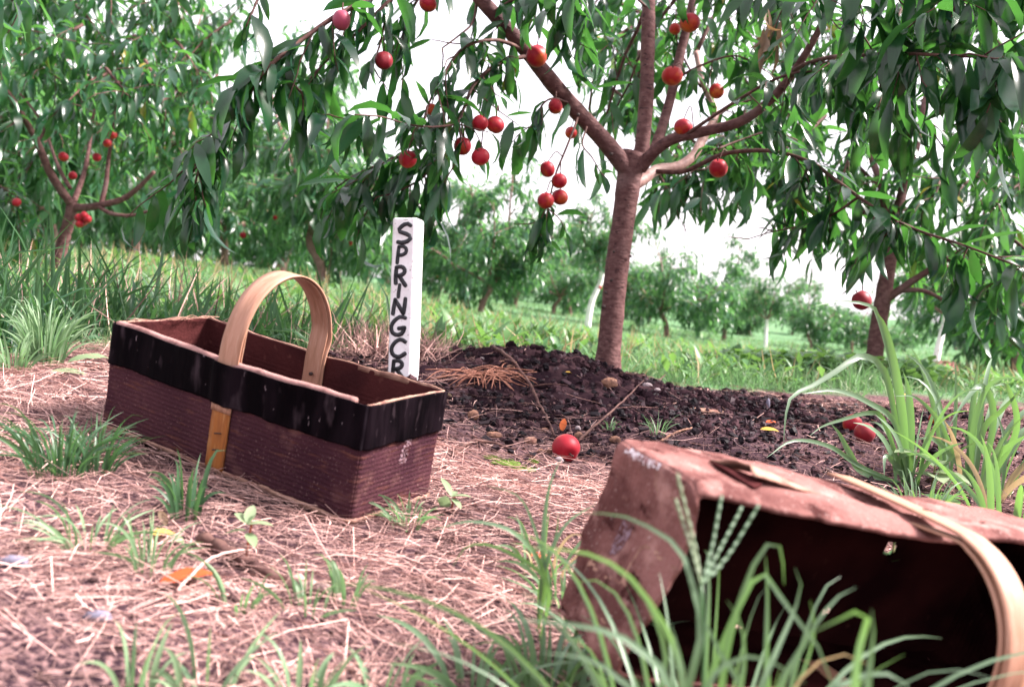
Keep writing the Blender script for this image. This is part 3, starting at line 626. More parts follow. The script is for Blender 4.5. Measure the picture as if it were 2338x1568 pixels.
# curled flap torn from the upper wall, with a dark sheet under it as the shade in the gap
fu, fv = np.meshgrid(np.linspace(0, 1, 16), np.linspace(-1, 1, 9), indexing='ij')
fx = -.152 + .070 * fu + .004 * fv; fz = BH * .55 + .026 * fv * (1 - fu) ** .7 + .012 * fu
O = def2(np.stack([fx, np.full(fx.shape, W2), fz], -1)); O[..., 1] += .0020 + .012 * (1 - fu) ** 1.3 * np.exp(-(fv - .25) ** 2) + .0045 * (vnoise(fu * 2, fv * 2, 2.2, 3, 91) - .5) * (1.2 - fu); O[..., 0] -= .010 * (1 - fu) ** 2 * np.abs(fv)
I = O.copy(); I[..., 1] -= .0016; a = Acc(); slab(a, O, I); link('torn_flap', a.mesh('torn_flap', M['torn']), b2)['label'] = 'torn paper flap curling up'
gx = -.166 + .020 * fu; gz = BH * .60 + (.034 - .018 * fu) * fv
O = def2(np.stack([gx, np.full(gx.shape, W2), gz], -1)); O[..., 1] += .0034; I = O.copy(); I[..., 1] -= .0022; a = Acc(); slab(a, O, I); link('tear_shade', a.mesh('tear_shade', M['fibre_in']), b2)
# pale scuffs on the worn corner
pts_of[id(shell2)] = pts2
sle = slice(cuts2[3], cuts2[4])
print_on(shell2, sle, lambda y, z: (y > W2 - .012 + .006 * vnoise(z, z * 0, 90, 2, 3)) & (z > .018) & (z < .078) & (vnoise(y, z, 330, 3, 7) > .40 + .1 * (z > .055)), M['scuff'], 'scuff', b2, .0005)
print_on(shell2, sle, lambda y, z: (np.abs(vnoise(y + 1, z * .8, 26, 2, 23) - .5) < .010) & (z > .02) & (np.abs(y) < .08), M['torn'], 'crease', b2, .0003)
print_on(shell2, sle, lambda y, z: (np.hypot((y - .012) / .020, (z - .055) / .011) < .6 + .6 * vnoise(y, z, 120, 2, 8)) & (vnoise(y, z, 400, 2, 9) > .42), M['stamp'], 'scuff', b2, .0005)

# ------------------------------------------------------------------ sign post with painted letters
SB, ST_ = P(919, 915, 2.3), P(933, 501, 2.3)
ax_z = nrm(ST_ - SB); ph = math.radians(-13); fr = nrm(np.array([math.sin(ph), -math.cos(ph), 0.0])); fr = nrm(fr - ax_z * (fr @ ax_z)); ax_x = nrm(np.cross(-fr, ax_z))
sgn_h = np.linalg.norm(ST_ - SB); below = .12
ax_y = np.cross(ax_z, ax_x)
SM = Matrix([[ax_x[i], ax_y[i], ax_z[i], SB[i]] for i in range(3)] + [[0, 0, 0, 1]])
sg = empty('sign_post', SB, 'white painted stake with black hand lettering standing behind the upright basket', 'sign post'); sg.matrix_world = SM
pa, pb, pr = .0295, .0300, .009
pp, pn, _ = perim(pa, pb, pr, (8, 8), 6); zc = np.concatenate([np.linspace(-below, sgn_h - .004, 40), [sgn_h - .0015, sgn_h]])
ins = np.concatenate([np.zeros(40), [.0008, .003]]); V = np.zeros((len(zc), len(pp), 3)); V[..., :2] = pp[None] - pn[None] * (ins[:, None, None] + .0012 * (vnoise(np.broadcast_to(zc[:, None], (len(zc), len(pp))), np.broadcast_to(np.arange(len(pp)) * .05, (len(zc), len(pp))), 30, 3, 3)[..., None] - .5)); V[..., 2] = zc[:, None] + .0015 * (vnoise(pp[:, 0], pp[:, 1], 80, 2, 9) - .5)[None] * (zc[:, None] > .3)
n = len(pp); ii = np.arange(len(zc) - 1)[:, None] * n; jj = np.arange(n)[None]; kk = (jj + 1) % n
a = Acc(); cap = len(zc) * n; top = np.arange(n)
a.add(np.vstack([V.reshape(-1, 3), [[0, 0, sgn_h]]]), np.stack([ii + jj, ii + kk, ii + n + kk, ii + n + jj], -1).reshape(-1, 4), np.stack([cap - n + top, cap - n + (top + 1) % n, np.full(n, cap)], 1))
link('stake', a.mesh('stake', M['white']), sg)
GL = {
 'S': [[(.92, .90), (.72, .99), (.45, .93), (.18, .74), (.16, .60), (.45, .52), (.80, .42), (.95, .27), (.75, .10), (.40, .02), (.10, .05)]],
 'P': [[(.22, .95), (.16, .5), (.12, .02)], [(.22, .95), (.60, .97), (.85, .82), (.80, .60), (.50, .48), (.20, .46)]],
 'R': [[(.20, .93), (.16, .5), (.18, .12)], [(.20, .93), (.55, .97), (.82, .84), (.78, .64), (.50, .52), (.22, .50)], [(.42, .50), (.65, .28), (.92, .02)]],
 'I': [[(.60, .98), (.50, .5), (.45, .04)]],
 'N': [[(.20, .92), (.12, .5), (.06, .06)], [(.20, .90), (.50, .50), (.78, .12)], [(.92, .98), (.88, .55), (.80, .10)]],
 'G': [[(.95, .92), (.65, .98), (.30, .80), (.08, .50), (.14, .18), (.45, .04), (.78, .14), (.90, .40)], [(.55, .38), (.92, .42)]],
 'C': [[(.95, .86), (.65, .99), (.28, .80), (.08, .45), (.22, .12), (.60, .03), (.95, .22)]],
}
for ch, uc, vc, hp, wp in (('S', 921, 536, 45, 34), ('P', 916, 584, 40, 27), ('R', 912, 632, 45, 30), ('I', 909, 666, 30, 16), ('N', 910, 701, 38, 32), ('G', 907, 745, 45, 36), ('C', 907, 795, 42, 36), ('R', 906, 842, 42, 30)):
    k = 2.3 / FPX; zc_ = (915 - vc) * k; xc = .0015 + (uc - (919 + (915 - vc) * 14 / 414.) + 10.5) * k * 1.05; hh = hp * k * .98; ww = wp * k * 1.04
    def to3(G, xc=xc, zc_=zc_, hh=hh, ww=ww): return np.stack([xc + (G[..., 0] - .5) * ww, np.full(G.shape[:2], -pb - .0002), zc_ + (G[..., 1] - .5) * hh], -1)
    # brush width is kept in letter space along x and y, so sweep in metres
    S2_ = [[(xc + (p_[0] - .5) * ww, zc_ + (p_[1] - .5) * hh) for p_ in s] for s in GL[ch]]
    flat_strokes(S2_, .0092 if ch not in 'PI' else .0080, .0010, lambda G: np.stack([G[..., 0], np.full(G.shape[:2], -pb - .0002), G[..., 1]], -1), np.array([0, -1.0, 0]), M['ink'], 'letter', sg)

# ------------------------------------------------------------------ trees
DOWN = np.array([0, 0, -1.0])
def leaves_on(shoot, spacing, length, g, grav=.55, bare=0.0):
    """leaf positions and directions along one leafy shoot"""
    L = np.linalg.norm(np.diff(shoot, axis=0), axis=1).sum(); n = max(3, int(L / spacing)); c = crv(shoot, n + 1); t = nrm(np.gradient(c, axis=0))
    k = np.arange(int(bare * n), n + 1); c, t = c[k], t[k]; m = len(k)
    a = k * 2.4 + g.uniform(0, 6); ref = np.cross(t, DOWN) + 1e-3; s = nrm(ref); q = np.cross(t, s)
    rad = s * np.cos(a)[:, None] + q * np.sin(a)[:, None]
    d = nrm(.50 * t + .80 * rad + grav * g.uniform(.1, 1.1, (m, 1)) * DOWN + g.normal(0, .22, (m, 3)))
    d[-1] = nrm(t[-1] + .4 * DOWN)
    up = nrm(-DOWN + .35 * rad + g.normal(0, .15, (m, 3)))
    ln = length * g.uniform(.5, 1.2, m)
    return c, d, up, ln
class Crown:
    def __init__(s): s.p = []; s.d = []; s.u = []; s.l = []
    def shoot(s, path, spacing, length, g, grav=.55, bare=0.0):
        for A, x in zip((s.p, s.d, s.u, s.l), leaves_on(path, spacing, length, g, grav, bare)): A.append(x)
    def arrays(s, g, ntpl):
        p, d, u, l = (np.concatenate(x) for x in (s.p, s.d, s.u, s.l)); n = len(p)
        return p, orient(d, u, l, g.normal(0, .35, n), g.uniform(.85, 1.2, n)), g.integers(0, ntpl, n), g.random(n)
def wander(a, d, L, n, g, bend=.25, grav=0.0):
    """a gently wandering branch path from a in direction d"""
    p = [np.asarray(a, float)]; d = nrm(d)
    for i in range(n): d = nrm(d + g.normal(0, bend, 3) / n ** .5 + DOWN * grav / n); p.append(p[-1] + d * L / n)
    return np.array(p)
LEAF_ME = []
def leaf_meshes(matl):
    return [mesh_from('leaf', v, [t], matl, True, {'rnd': np.full(len(v), (i * .37) % 1)}) for i, (v, t) in enumerate(LEAF)]
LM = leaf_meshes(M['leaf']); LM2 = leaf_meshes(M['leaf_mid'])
CLEAR = []      # (u0, u1, v0, v1, nearer than, share removed): openings seen in the crowns
CORES = []      # (u, v, radius, distance, share): fruit and limbs that stand clear of leaves
def put_leaves(root, crown, g, single, meshes, matl, tpls=LEAF, name='foliage'):
    """the largest-looking leaves one by one, the rest as one part"""
    o = np.array(root.location); p, m3, ix, rn = crown.arrays(g, len(tpls)); um, vm, dm_ = to_px(p + m3[:, :, 1] * .45 - np.array([0, 0, .12]) * np.linalg.norm(m3[:, :, 1], axis=1)[:, None]); keep = np.ones(len(p), bool)
    for (a0, a1, b0, b1_, dz, sh_) in CLEAR: keep &= ~((um > a0) & (um < a1) & (vm > b0) & (vm < b1_) & (dm_ < dz) & (g.random(len(p)) < sh_))
    for (cu, cv, cr_, dz, sh_) in CORES: keep &= ~((np.hypot(um - cu, vm - cv) < cr_) & (dm_ < dz) & (g.random(len(p)) < sh_))
    p, m3, ix, rn = p[keep], m3[keep], ix[keep], rn[keep]; u, v, d = to_px(p)
    own = np.zeros(len(p), bool)
    if single:
        vis = (u > 0) & (u < 2338) & (v > -60) & (v < 1568); order = np.argsort(np.where(vis, d, 1e3))[:single]; own[order] = vis[order]
        for i in np.where(own)[0]:
            c = bpy.data.objects.new('leaf', meshes[ix[i]]); COL.objects.link(c); c.parent = root; q = p[i] - o
            c.matrix_basis = Matrix([[*m3[i][r], q[r]] for r in range(3)] + [[0, 0, 0, 1]])
    r = ~own
    f = link(name, stuff_mesh(name, tpls, ix[r], p[r] - o, m3[r], rn[r], matl), root); f['kind'] = 'stuff'
    return len(p)

def traced(rows, n=None):
    q = np.array([P(*r[:3]) for r in rows]); return crv(q, n or max(8, 5 * len(rows)))
def limb_obj(name, root, path, r0, r1, matl, sides=10, jit=.10, flare=None):
    a = Acc(); r = np.linspace(r0, r1, len(path)); 
    if flare is not None: r = r * flare
    r = r * (1 + .10 * (vnoise(np.arange(len(path)) * .45 + r0 * 900, np.zeros(len(path)), 1, 2, 5) - .5))
    tube(a, path, r, sides, .5, jit); return link(name, a.mesh(name, matl, root.location), root)
def side_shoots(crown, wood, path, g, spacing, ln, leaf, lspace, grav=.5, start=0.0, spread=1.0, grow=DOWN * .35):
    L = np.linalg.norm(np.diff(path, axis=0), axis=1).sum(); n = max(1, int(L / spacing)); c = crv(path, n + 2)[1:]; t = nrm(np.gradient(c, axis=0)) if len(c) > 1 else nrm(path[-1:] - path[:1])
    for i in range(len(c)):
        if (i + .5) / len(c) < start: continue
        d = nrm(t[i] * .5 + g.normal(0, .55 * spread, 3) + grow); w = wander(c[i], d, ln * g.uniform(.5, 1.2), 5, g, .35, .5)
        crown.shoot(w, lspace, leaf, g, grav, .15); wood.append((w, .0022, .0011))

# --- the big peach tree by the sign
g0 = np.random.default_rng(5)
tr = empty('peach_tree', TRUNK0, 'big peach tree with reddish trunk and spreading limbs on the mulch mound', 'tree')
trunk_path = traced([(1383, 905, 2.9), (1385, 860, 2.9), (1396, 740, 2.9), (1410, 600, 2.9), (1424, 500, 2.9), (1433, 430, 2.9), (1440, 380, 2.9), (1448, 350, 2.9)], 46)
fl = np.ones(46); fl[:12] += .55 * np.linspace(1, 0, 12) ** 1.8; fl[36:] += np.linspace(0, .16, 10)
limb_obj('trunk', tr, trunk_path, .0345, .0335, M['bark'], 22, .06, fl)
limbs = {
 'a': (.0270, .0165, [(1446, 412, 2.9), (1420, 372, 2.88), (1360, 300, 2.82), (1300, 236, 2.76), (1235, 158, 2.70), (1195, 108, 2.66), (1125, 30, 2.60), (1060, -45, 2.54), (1000, -110, 2.5)]),
 'b': (.0230, .0175, [(1448, 395, 2.9), (1464, 345, 2.9), (1474, 250, 2.9), (1478, 150, 2.9), (1480, 50, 2.9), (1483, -40, 2.9), (1490, -160, 2.88)]),
 'c': (.0165, .0120, [(1470, 372, 2.95), (1496, 335, 3.0), (1528, 235, 3.05), (1554, 120, 3.1), (1578, 20, 3.12), (1600, -70, 3.15), (1640, -170, 3.2)]),
 'd': (.0185, .0085, [(1462, 385, 2.9), (1492, 348, 2.86), (1535, 318, 2.82), (1600, 302, 2.78), (1690, 278, 2.72), (1760, 228, 2.68), (1812, 165, 2.64), (1850, 105, 2.6), (1876, 58, 2.57)]),
 'e': (.0180, .0100, [(1444, 425, 2.92), (1472, 408, 2.96), (1500, 388, 3.0), (1548, 380, 3.04), (1582, 356, 3.08), (1608, 310, 3.12), (1632, 268, 3.15), (1622, 226, 3.18), (1606, 190, 3.2), (1590, 120, 3.25)]),
}
for k, (r0, r1, rows) in limbs.items():
    limb_obj('limb', tr, traced(rows, 48), r0, r1, M['bark_pale'] if k == 'e' else M['bark'], 14, .09)
for (u, v, d, s) in ((1397, 640, 2.87, 1.0), (1440, 585, 2.872, .7), (1378, 700, 2.87, 1.1), (1383, 668, 2.87, .8), (1433, 470, 2.87, .7), (1402, 575, 2.87, .8), (1395, 352, 2.83, 1.0), (1320, 262, 2.74, .9)):
    V, T = lump(6, 9, int(u), .35, .006 * s, .004, .005 * s); a = Acc(); a.add(V + P(u, v, d), (), T); link('knot', a.mesh('knot', M['rust'], tr.location), tr)
crown = Crown(); wood = []
def leafy(rows, r0=.0055, r1=.0020, sh=.10, ln=.20, leaf=.125, ls=.024, grav=.6, start=0.0, own=True, spread=1.0):
    p = traced(rows); wood.append((p, r0, r1)); ls *= .84; sh *= .78; leaf *= 1.0
    if own:
        crown.shoot(p[int(len(p) * start):], ls, leaf, g0, grav)
    if sh: side_shoots(crown, wood, p, g0, sh, ln, leaf, ls, grav, start, spread)
    return p
# long branch reaching out to the left
leafy([(1040, -70, 2.52), (960, -40, 2.45), (900, -18, 2.40), (840, 0, 2.35), (782, 29, 2.30), (744, 52, 2.28), (658, 114, 2.24), (606, 162, 2.2), (568, 215, 2.2), (515, 286, 2.2), (460, 365, 2.2), (420, 420, 2.2)], .0085, .0025, .075, .17, .125, .022, .7, .26)
leafy([(640, -60, 2.3), (600, -20, 2.25), (575, 30, 2.2), (562, 62, 2.2)], .004, .002, 0, .1, .13, .016, .9, .45)
leafy([(606, 162, 2.2), (640, 175, 2.24), (690, 215, 2.28), (705, 270, 2.3)], .0035, .0018, .09, .13, .12, .022, .8)
leafy([(930, -40, 2.4), (880, 10, 2.38), (800, 90, 2.38), (735, 150, 2.4), (690, 200, 2.42)], .005, .002, .10, .15, .12, .025, .7, .2)
leafy([(900, -18, 2.4), (880, 45, 2.42), (868, 100, 2.44), (850, 150, 2.45)], .0045, .002, .11, .12, .12, .026, .7)
leafy([(1000, -60, 2.5), (960, -10, 2.5), (930, 50, 2.5), (915, 110, 2.5)], .0045, .002, .11, .12, .12, .026, .7)
leafy([(480, 330, 2.2), (455, 385, 2.18), (445, 430, 2.18), (450, 470, 2.18)], .0035, .0016, .10, .10, .13, .02, .9)
# mid-left mass below limb a
leafy([(1200, 115, 2.66), (1130, 92, 2.58), (1058, 110, 2.5), (1008, 180, 2.44), (982, 230, 2.42), (962, 290, 2.42)], .006, .002, .075, .14, .115, .024, .6, .12)
leafy([(1205, 128, 2.66), (1140, 145, 2.6), (1085, 190, 2.55), (1062, 240, 2.5), (1045, 284, 2.42)], .007, .003, .08, .15, .115, .024, .6, .15)
leafy([(1045, 284, 2.42), (988, 290, 2.34), (932, 284, 2.26), (871, 267, 2.2), (810, 262, 2.15)], .0032, .0015, 0, .1, .135, .017, 1.1, 0)
leafy([(1062, 260, 2.55), (1010, 320, 2.6), (950, 345, 2.62), (880, 370, 2.65), (810, 400, 2.68), (765, 430, 2.7)], .005, .002, .06, .15, .12, .022, .8)
leafy([(1010, 330, 2.6), (990, 370, 2.6), (960, 410, 2.62), (900, 440, 2.62), (860, 450, 2.62)], .004, .002, .075, .12, .12, .022, .8)
leafy([(1045, 284, 2.42), (1052, 320, 2.42), (1040, 370, 2.42), (1015, 415, 2.42)], .003, .0015, .12, .08, .12, .03, .8)
# beside and right of limb a
leafy([(1322, 258, 2.78), (1312, 290, 2.74), (1290, 345, 2.72), (1268, 400, 2.72), (1252, 470, 2.72), (1240, 540, 2.72)], .0038, .0018, .12, .08, .12, .034, .9, .55)
leafy([(1250, 470, 2.72), (1235, 500, 2.72), (1225, 540, 2.72)], .002, .0012, .07, .07, .12, .018, .9)
leafy([(1300, 236, 2.74), (1262, 225, 2.7), (1235, 245, 2.68), (1222, 290, 2.68)], .004, .0018, .10, .09, .115, .024, .8)
leafy([(1340, 290, 2.78), (1330, 330, 2.74), (1352, 360, 2.72), (1372, 395, 2.72)], .003, .0015, .13, .05, .12, .030, .9, .3)
leafy([(1345, 250, 2.8), (1352, 190, 2.74), (1350, 150, 2.72), (1345, 100, 2.72)], .003, .0015, .13, .06, .12, .03, .8, .3)
# above limb a
leafy([(1125, 30, 2.6), (1180, -5, 2.5), (1250, -30, 2.42), (1330, -30, 2.36)], .005, .002, .07, .13, .125, .022, .85)
leafy([(1090, -10, 2.6), (1080, 50, 2.58), (1050, 80, 2.55), (1010, 110, 2.52)], .004, .002, .09, .12, .115, .024, .7)
leafy([(1330, -60, 2.4), (1300, 20, 2.4), (1290, 80, 2.42)], .004, .002, .09, .08, .125, .022, .9)
leafy([(1480, 20, 2.9), (1430, -20, 2.8), (1385, -20, 2.7), (1350, 20, 2.66)], .004, .002, .10, .1, .12, .024, .8, .3)
# right side: limb d and its long shoots
leafy([(1800, 182, 2.64), (1823, 155, 2.58), (1892, 132, 2.4), (1978, 126, 2.2), (2064, 123, 2.02), (2180, 128, 1.92), (2300, 132, 1.86), (2420, 140, 1.8)], .0062, .0028, .060, .17, .135, .023, .95, .10)
leafy([(2150, 135, 1.95), (2210, 190, 1.93), (2255, 240, 1.92), (2300, 300, 1.9)], .003, .0014, .08, .12, .135, .022, 1.0)
leafy([(2000, 135, 2.2), (2040, 190, 2.25), (2090, 250, 2.3), (2150, 300, 2.35)], .003, .0014, .09, .12, .13, .024, 1.0)
leafy([(1560, 312, 2.8), (1675, 235, 2.65), (1778, 178, 2.55), (1870, 163, 2.5), (1940, 183, 2.48), (2010, 225, 2.45)], .0055, .002, .085, .15, .125, .024, .8, .30)
leafy([(1498, 392, 2.98), (1560, 392, 2.94), (1600, 375, 2.9), (1660, 350, 2.86), (1760, 345, 2.75), (1850, 370, 2.68), (1900, 405, 2.62), (1990, 470, 2.52), (2080, 520, 2.45), (2200, 560, 2.36), (2330, 610, 2.28)], .0078, .0025, .085, .15, .13, .023, .85, .36)
leafy([(1820, 358, 2.7), (1825, 420, 2.72), (1800, 470, 2.75), (1770, 520, 2.8)], .0035, .0015, .09, .11, .125, .022, .9)
leafy([(1960, 450, 2.55), (1900, 490, 2.62), (1830, 515, 2.7), (1760, 530, 2.78), (1710, 545, 2.85)], .004, .0015, .16, .06, .115, .024, .7, .2)
leafy([(2050, 505, 2.46), (2000, 560, 2.5), (1960, 590, 2.52), (1940, 610, 2.55)], .003, .0015, .09, .08, .12, .024, .9)
leafy([(1600, -70, 3.15), (1690, -30, 2.9), (1780, -5, 2.7), (1870, -10, 2.5)], .005, .002, .07, .15, .125, .022, .8)
leafy([(1870, -60, 2.2), (1980, -50, 2.1), (2100, -45, 2.0), (2230, -40, 1.95), (2360, -20, 1.9)], .005, .002, .060, .15, .135, .022, .95)
leafy([(1545, 180, 3.07), (1600, 150, 3.05), (1680, 128, 3.0), (1745, 160, 2.95)], .0045, .002, .085, .14, .12, .024, .7)
leafy([(1600, 200, 3.2), (1570, 150, 3.15), (1545, 90, 3.1), (1560, 30, 3.1)], .004, .002, .11, .10, .12, .026, .7, .2)
leafy([(1632, 268, 3.15), (1680, 240, 3.2), (1740, 225, 3.2), (1800, 240, 3.2)], .0045, .002, .085, .13, .12, .024, .7)
leafy([(1640, 340, 2.88), (1690, 320, 2.95), (1760, 300, 3.0), (1820, 320, 3.0)], .004, .002, .085, .14, .12, .024, .7)
# upper crown out of frame: shades the scene as the real tree does
for (u, v, d) in ((1000, -110, 2.5), (1490, -160, 2.88), (1640, -170, 3.2), (1590, 120, 3.25), (1490, -100, 2.9), (1620, -100, 3.15)):
    for k in range(1):
        w = wander(P(u, v, d), g0.normal(0, .6, 3) + [0, 0, .8], .55, 7, g0, .3, .25); wood.append((w, .008, .003)); side_shoots(crown, wood, w, g0, .09, .2, .125, .03, .6, .2, 1.0, np.array([0, 0, .1]))

def peach_obj(name, label, c, dia, matl, group, seed, tilt=None, stem=True):
    """round fruit with a suture groove, a stem dimple and a calyx tip"""
    R = dia / 2; nr, nc = 14, 22; V = []
    for i in range(nr + 1):
        f = math.pi * i / nr
        for j in range(nc):
            a = 2 * math.pi * j / nc; gr = 1 - .15 * math.exp(-(min(a, 2 * math.pi - a) / .20) ** 2) * math.sin(f)
            x, y, z = math.sin(f) * math.cos(a) * gr, math.sin(f) * math.sin(a) * gr, math.cos(f)
            z -= .20 * math.exp(-(f / .30) ** 2); z += .03 * math.exp(-((math.pi - f) / .2) ** 2) - .02
            V.append([x, y, z * .97])
    V = np.array(V) * R; ii = np.arange(nr)[:, None] * nc; jj = np.arange(nc)[None]; kk = (jj + 1) % nc
    a = Acc(); a.add(V, np.stack([ii + jj, ii + nc + jj, ii + nc + kk, ii + kk], -1).reshape(-1, 4))
    root = empty(name, c, label, 'peach', group); gg = np.random.default_rng(seed)
    root.rotation_euler = tilt if tilt is not None else (gg.normal(0, .35), gg.normal(0, .35), gg.uniform(0, 6.28))
    root.scale = tuple(gg.uniform(.90, 1.08, 3)); link('fruit', a.mesh('fruit', matl), root)
    if stem:
        a = Acc(); tube(a, crv(np.array([[0, 0, R * .72], [R * .04, 0, R * .95], [R * .12, R * .05, R * 1.12]]), 6), [R * .11, R * .07, R * .06, R * .06, R * .06, R * .07], 7); link('stem', a.mesh('stem', M['twig']), root)
    return root
nodes = lambda: np.vstack([w[0] for w in wood])
FR = [  # u, v, diameter in px, distance, skin, label
 (780, 46, 46, 2.28, 'peach_pink', 'dusty pink peach high on the long left branch'),
 (977, 8, 40, 2.48, 'peach', 'red peach cut by the top edge, left of the diagonal limb'),
 (876, 138, 42, 2.42, 'peach_dark', 'dark red peach hanging below the dusty pink one'),
 (1225, 128, 52, 2.58, 'peach', 'largest orange red peach in front of the diagonal limb'),
 (1268, 243, 37, 2.70, 'peach', 'peach touching the left side of the diagonal limb'),
 (1096, 281, 40, 2.46, 'peach', 'left peach of the pair behind a hanging leaf'),
 (1131, 285, 40, 2.50, 'peach', 'right peach of the pair behind a hanging leaf'),
 (1056, 333, 42, 2.46, 'peach', 'peach half hidden by leaves below the hanging pair'),
 (1097, 358, 41, 2.42, 'peach', 'fully visible red peach lowest left of the diagonal limb'),
 (931, 363, 40, 2.36, 'peach', 'red peach peeping between the long hanging leaves above the sign'),
 (986, 250, 30, 2.50, 'peach_gold', 'orange peach deep in the leaves left of the diagonal limb'),
 (1250, 386, 37, 2.70, 'peach', 'topmost peach of the dangling cluster of four'),
 (1277, 413, 38, 2.72, 'peach', 'second peach from the top of the dangling cluster of four'),
 (1278, 450, 38, 2.74, 'peach', 'lower right peach of the dangling cluster of four'),
 (1246, 458, 38, 2.70, 'peach', 'lowest left peach of the dangling cluster of four'),
 (1304, 303, 30, 2.78, 'peach_gold', 'small orange peach behind leaves right of the dangling twig'),
 (1575, 52, 48, 2.98, 'peach', 'peach beside the top of the thin upright limb'),
 (1541, 66, 28, 3.05, 'peach_gold', 'small golden peach just left of the top right peach'),
 (1535, 173, 46, 2.96, 'peach_gold', 'orange peach between the two upright limbs'),
 (1636, 208, 36, 3.05, 'peach_gold', 'orange peach in the leaves right of the upright limbs'),
 (1560, 291, 44, 2.80, 'peach', 'red peach resting above the curved right limb'),
 (1640, 384, 42, 2.84, 'peach', 'red peach hanging under the low right branch'),
 (1967, 685, 44, 2.60, 'peach_dark', 'dark red peach dangling alone by the right hand trunk'),
]
for i, (u, v, px, d, mt, lab) in enumerate(FR):
    c = P(u, v, d); dia = px * d / FPX; peach_obj('peach', lab, c, dia, M[mt], 'peaches on the big tree', i)
    tp = c + [0, 0, dia * .46]; N_ = nodes(); dd = np.linalg.norm(N_ - tp - [0, 0, .03], axis=1) + .6 * np.maximum(tp[2] - N_[:, 2], 0); q = N_[np.argmin(dd)]
    wood.append((crv(np.array([q, (q + tp) / 2 + [0, 0, .02 if q[2] > tp[2] else .05], tp]), 8), .0018, .0015))
a = Acc()
for (p, r0, r1) in wood: tube(a, p, np.linspace(r0, r1, len(p)), 6 if r0 > .004 else 5)
link('twigs', a.mesh('twigs', M['twig'], tr.location), tr)['kind'] = 'stuff'
for (u, v, px, d, mt, lab) in FR: CORES.append((u, v, px * .95, d + .03, .95))
for k in 'abcd':
    for (u, v, d) in crv(np.array(limbs[k][2]), 40): CORES.append((u, v, 24, d, .7 if k != 'b' else .85))
CLEAR += [(1465, 1760, 505, 720, 9, 1), (1030, 1205, 385, 620, 9, 1), (1315, 1400, 440, 620, 9, .9), (955, 1065, 20, 175, 9, .8), (500, 740, 0, 60, 9, .6), (750, 960, 185, 245, 9, .5), (1975, 2060, 600, 880, 9, .95), (2085, 2200, 735, 880, 9, .95), (1385, 1465, 300, 480, 9, .9), (1700, 1960, 655, 800, 9, 1), (80, 340, 310, 520, 4.95, .85), (507, 760, -60, 200, 9, .0)]
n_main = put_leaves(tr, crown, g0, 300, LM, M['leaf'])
# withered bunch hanging from the top right shoot
dm = leaf_meshes(M['dry_leaf'])
for k in range(9):
    q = P(1762 + g0.uniform(-22, 22), 20 + k * 9, 2.55 + g0.uniform(-.03, .03)) - TRUNK0; m3 = orient(np.array([[g0.normal(0, .25), g0.normal(0, .25), -1.0]]), np.array([g0.normal(0, 1, 3)]), g0.uniform(.08, .12), 0, .7)[0]
    c = link('withered_leaf', dm[(k * 3) % 8], tr); c.matrix_basis = Matrix([[*m3[r], q[r]] for r in range(3)] + [[0, 0, 0, 1]])

# --- generic orchard tree
def orchard(seed, h, spread, th, n_limb, n_sec, n_sh, leaf, ls, tpl_leaf_len=1.0):
    """wood paths and crown for one tree standing at the origin"""
    g = np.random.default_rng(seed); wd = []; cr = Crown()
    lean = g.normal(0, .06, 2); top = np.array([lean[0] * th * 2, lean[1] * th * 2, th])
    tk = crv(np.array([[0, 0, -.12], [lean[0] * th * .4, lean[1] * th * .4, th * .4], top * [1, 1, .8], top]), 14)
    for i in range(n_limb):
        az = 2 * math.pi * (i + g.uniform(-.25, .25)) / n_limb; el = math.radians(g.uniform(12 if th < .7 else 38, 72)); d = np.array([math.cos(az) * math.cos(el), math.sin(az) * math.cos(el), math.sin(el)])
        L = min(spread / max(math.cos(el), .35), (h - th) / max(math.sin(el), .4)) * g.uniform(.75, 1.0)
        lb = wander(top - [0, 0, .03], d, L, 9, g, .22, -.12); wd.append((lb, .45, .16))
        for j in range(n_sec):
            k = g.uniform(.22, 1.0); a0 = lb[min(int(k * 9), 9)]; d2 = nrm(d * .5 + g.normal(0, .6, 3) + [0, 0, .15]); L2_ = spread * g.uniform(.3, .6)
            s = wander(a0, d2, L2_, 6, g, .3, .45); wd.append((s, .15, .06))
            cr.shoot(s, ls, leaf, g, .7, .3)
            for m in range(n_sh):
                a1 = s[g.integers(1, 7)]; d3 = nrm(d2 * .5 + g.normal(0, .7, 3) + [0, 0, -.1]); w = wander(a1, d3, spread * g.uniform(.15, .38), 4, g, .3, .9); cr.shoot(w, ls, leaf, g, .8)
    return tk, wd, cr
def tree_meshes(seed, h, spread, th, r0, *a, matl=None, bark=None, tpls=LEAF_LO):
    tk, wd, cr = orchard(seed, h, spread, th, *a); acc = Acc(); tube(acc, tk, np.linspace(r0 * 1.25, r0 * .95, len(tk)), 9, .5, .12); tm = acc.mesh('trunk', bark or M['bark_far'])
    acc = Acc()
    for p, q0, q1 in wd: tube(acc, p, np.linspace(r0 * q0 * 1.4, r0 * q1, len(p)), 5)
    lm = acc.mesh('branches', M['bark_far']); g = np.random.default_rng(seed); p, m3, ix, rn = cr.arrays(g, len(tpls))
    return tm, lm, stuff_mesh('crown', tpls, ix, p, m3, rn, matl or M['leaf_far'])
KIND = [tree_meshes(s, 2.0, .92, .46, .036, 6, 7, 8, .17, .034) for s in (101, 102, 103, 104)] + [tree_meshes(105, 2.0, .80, .92, .036, 6, 7, 7, .16, .036)]
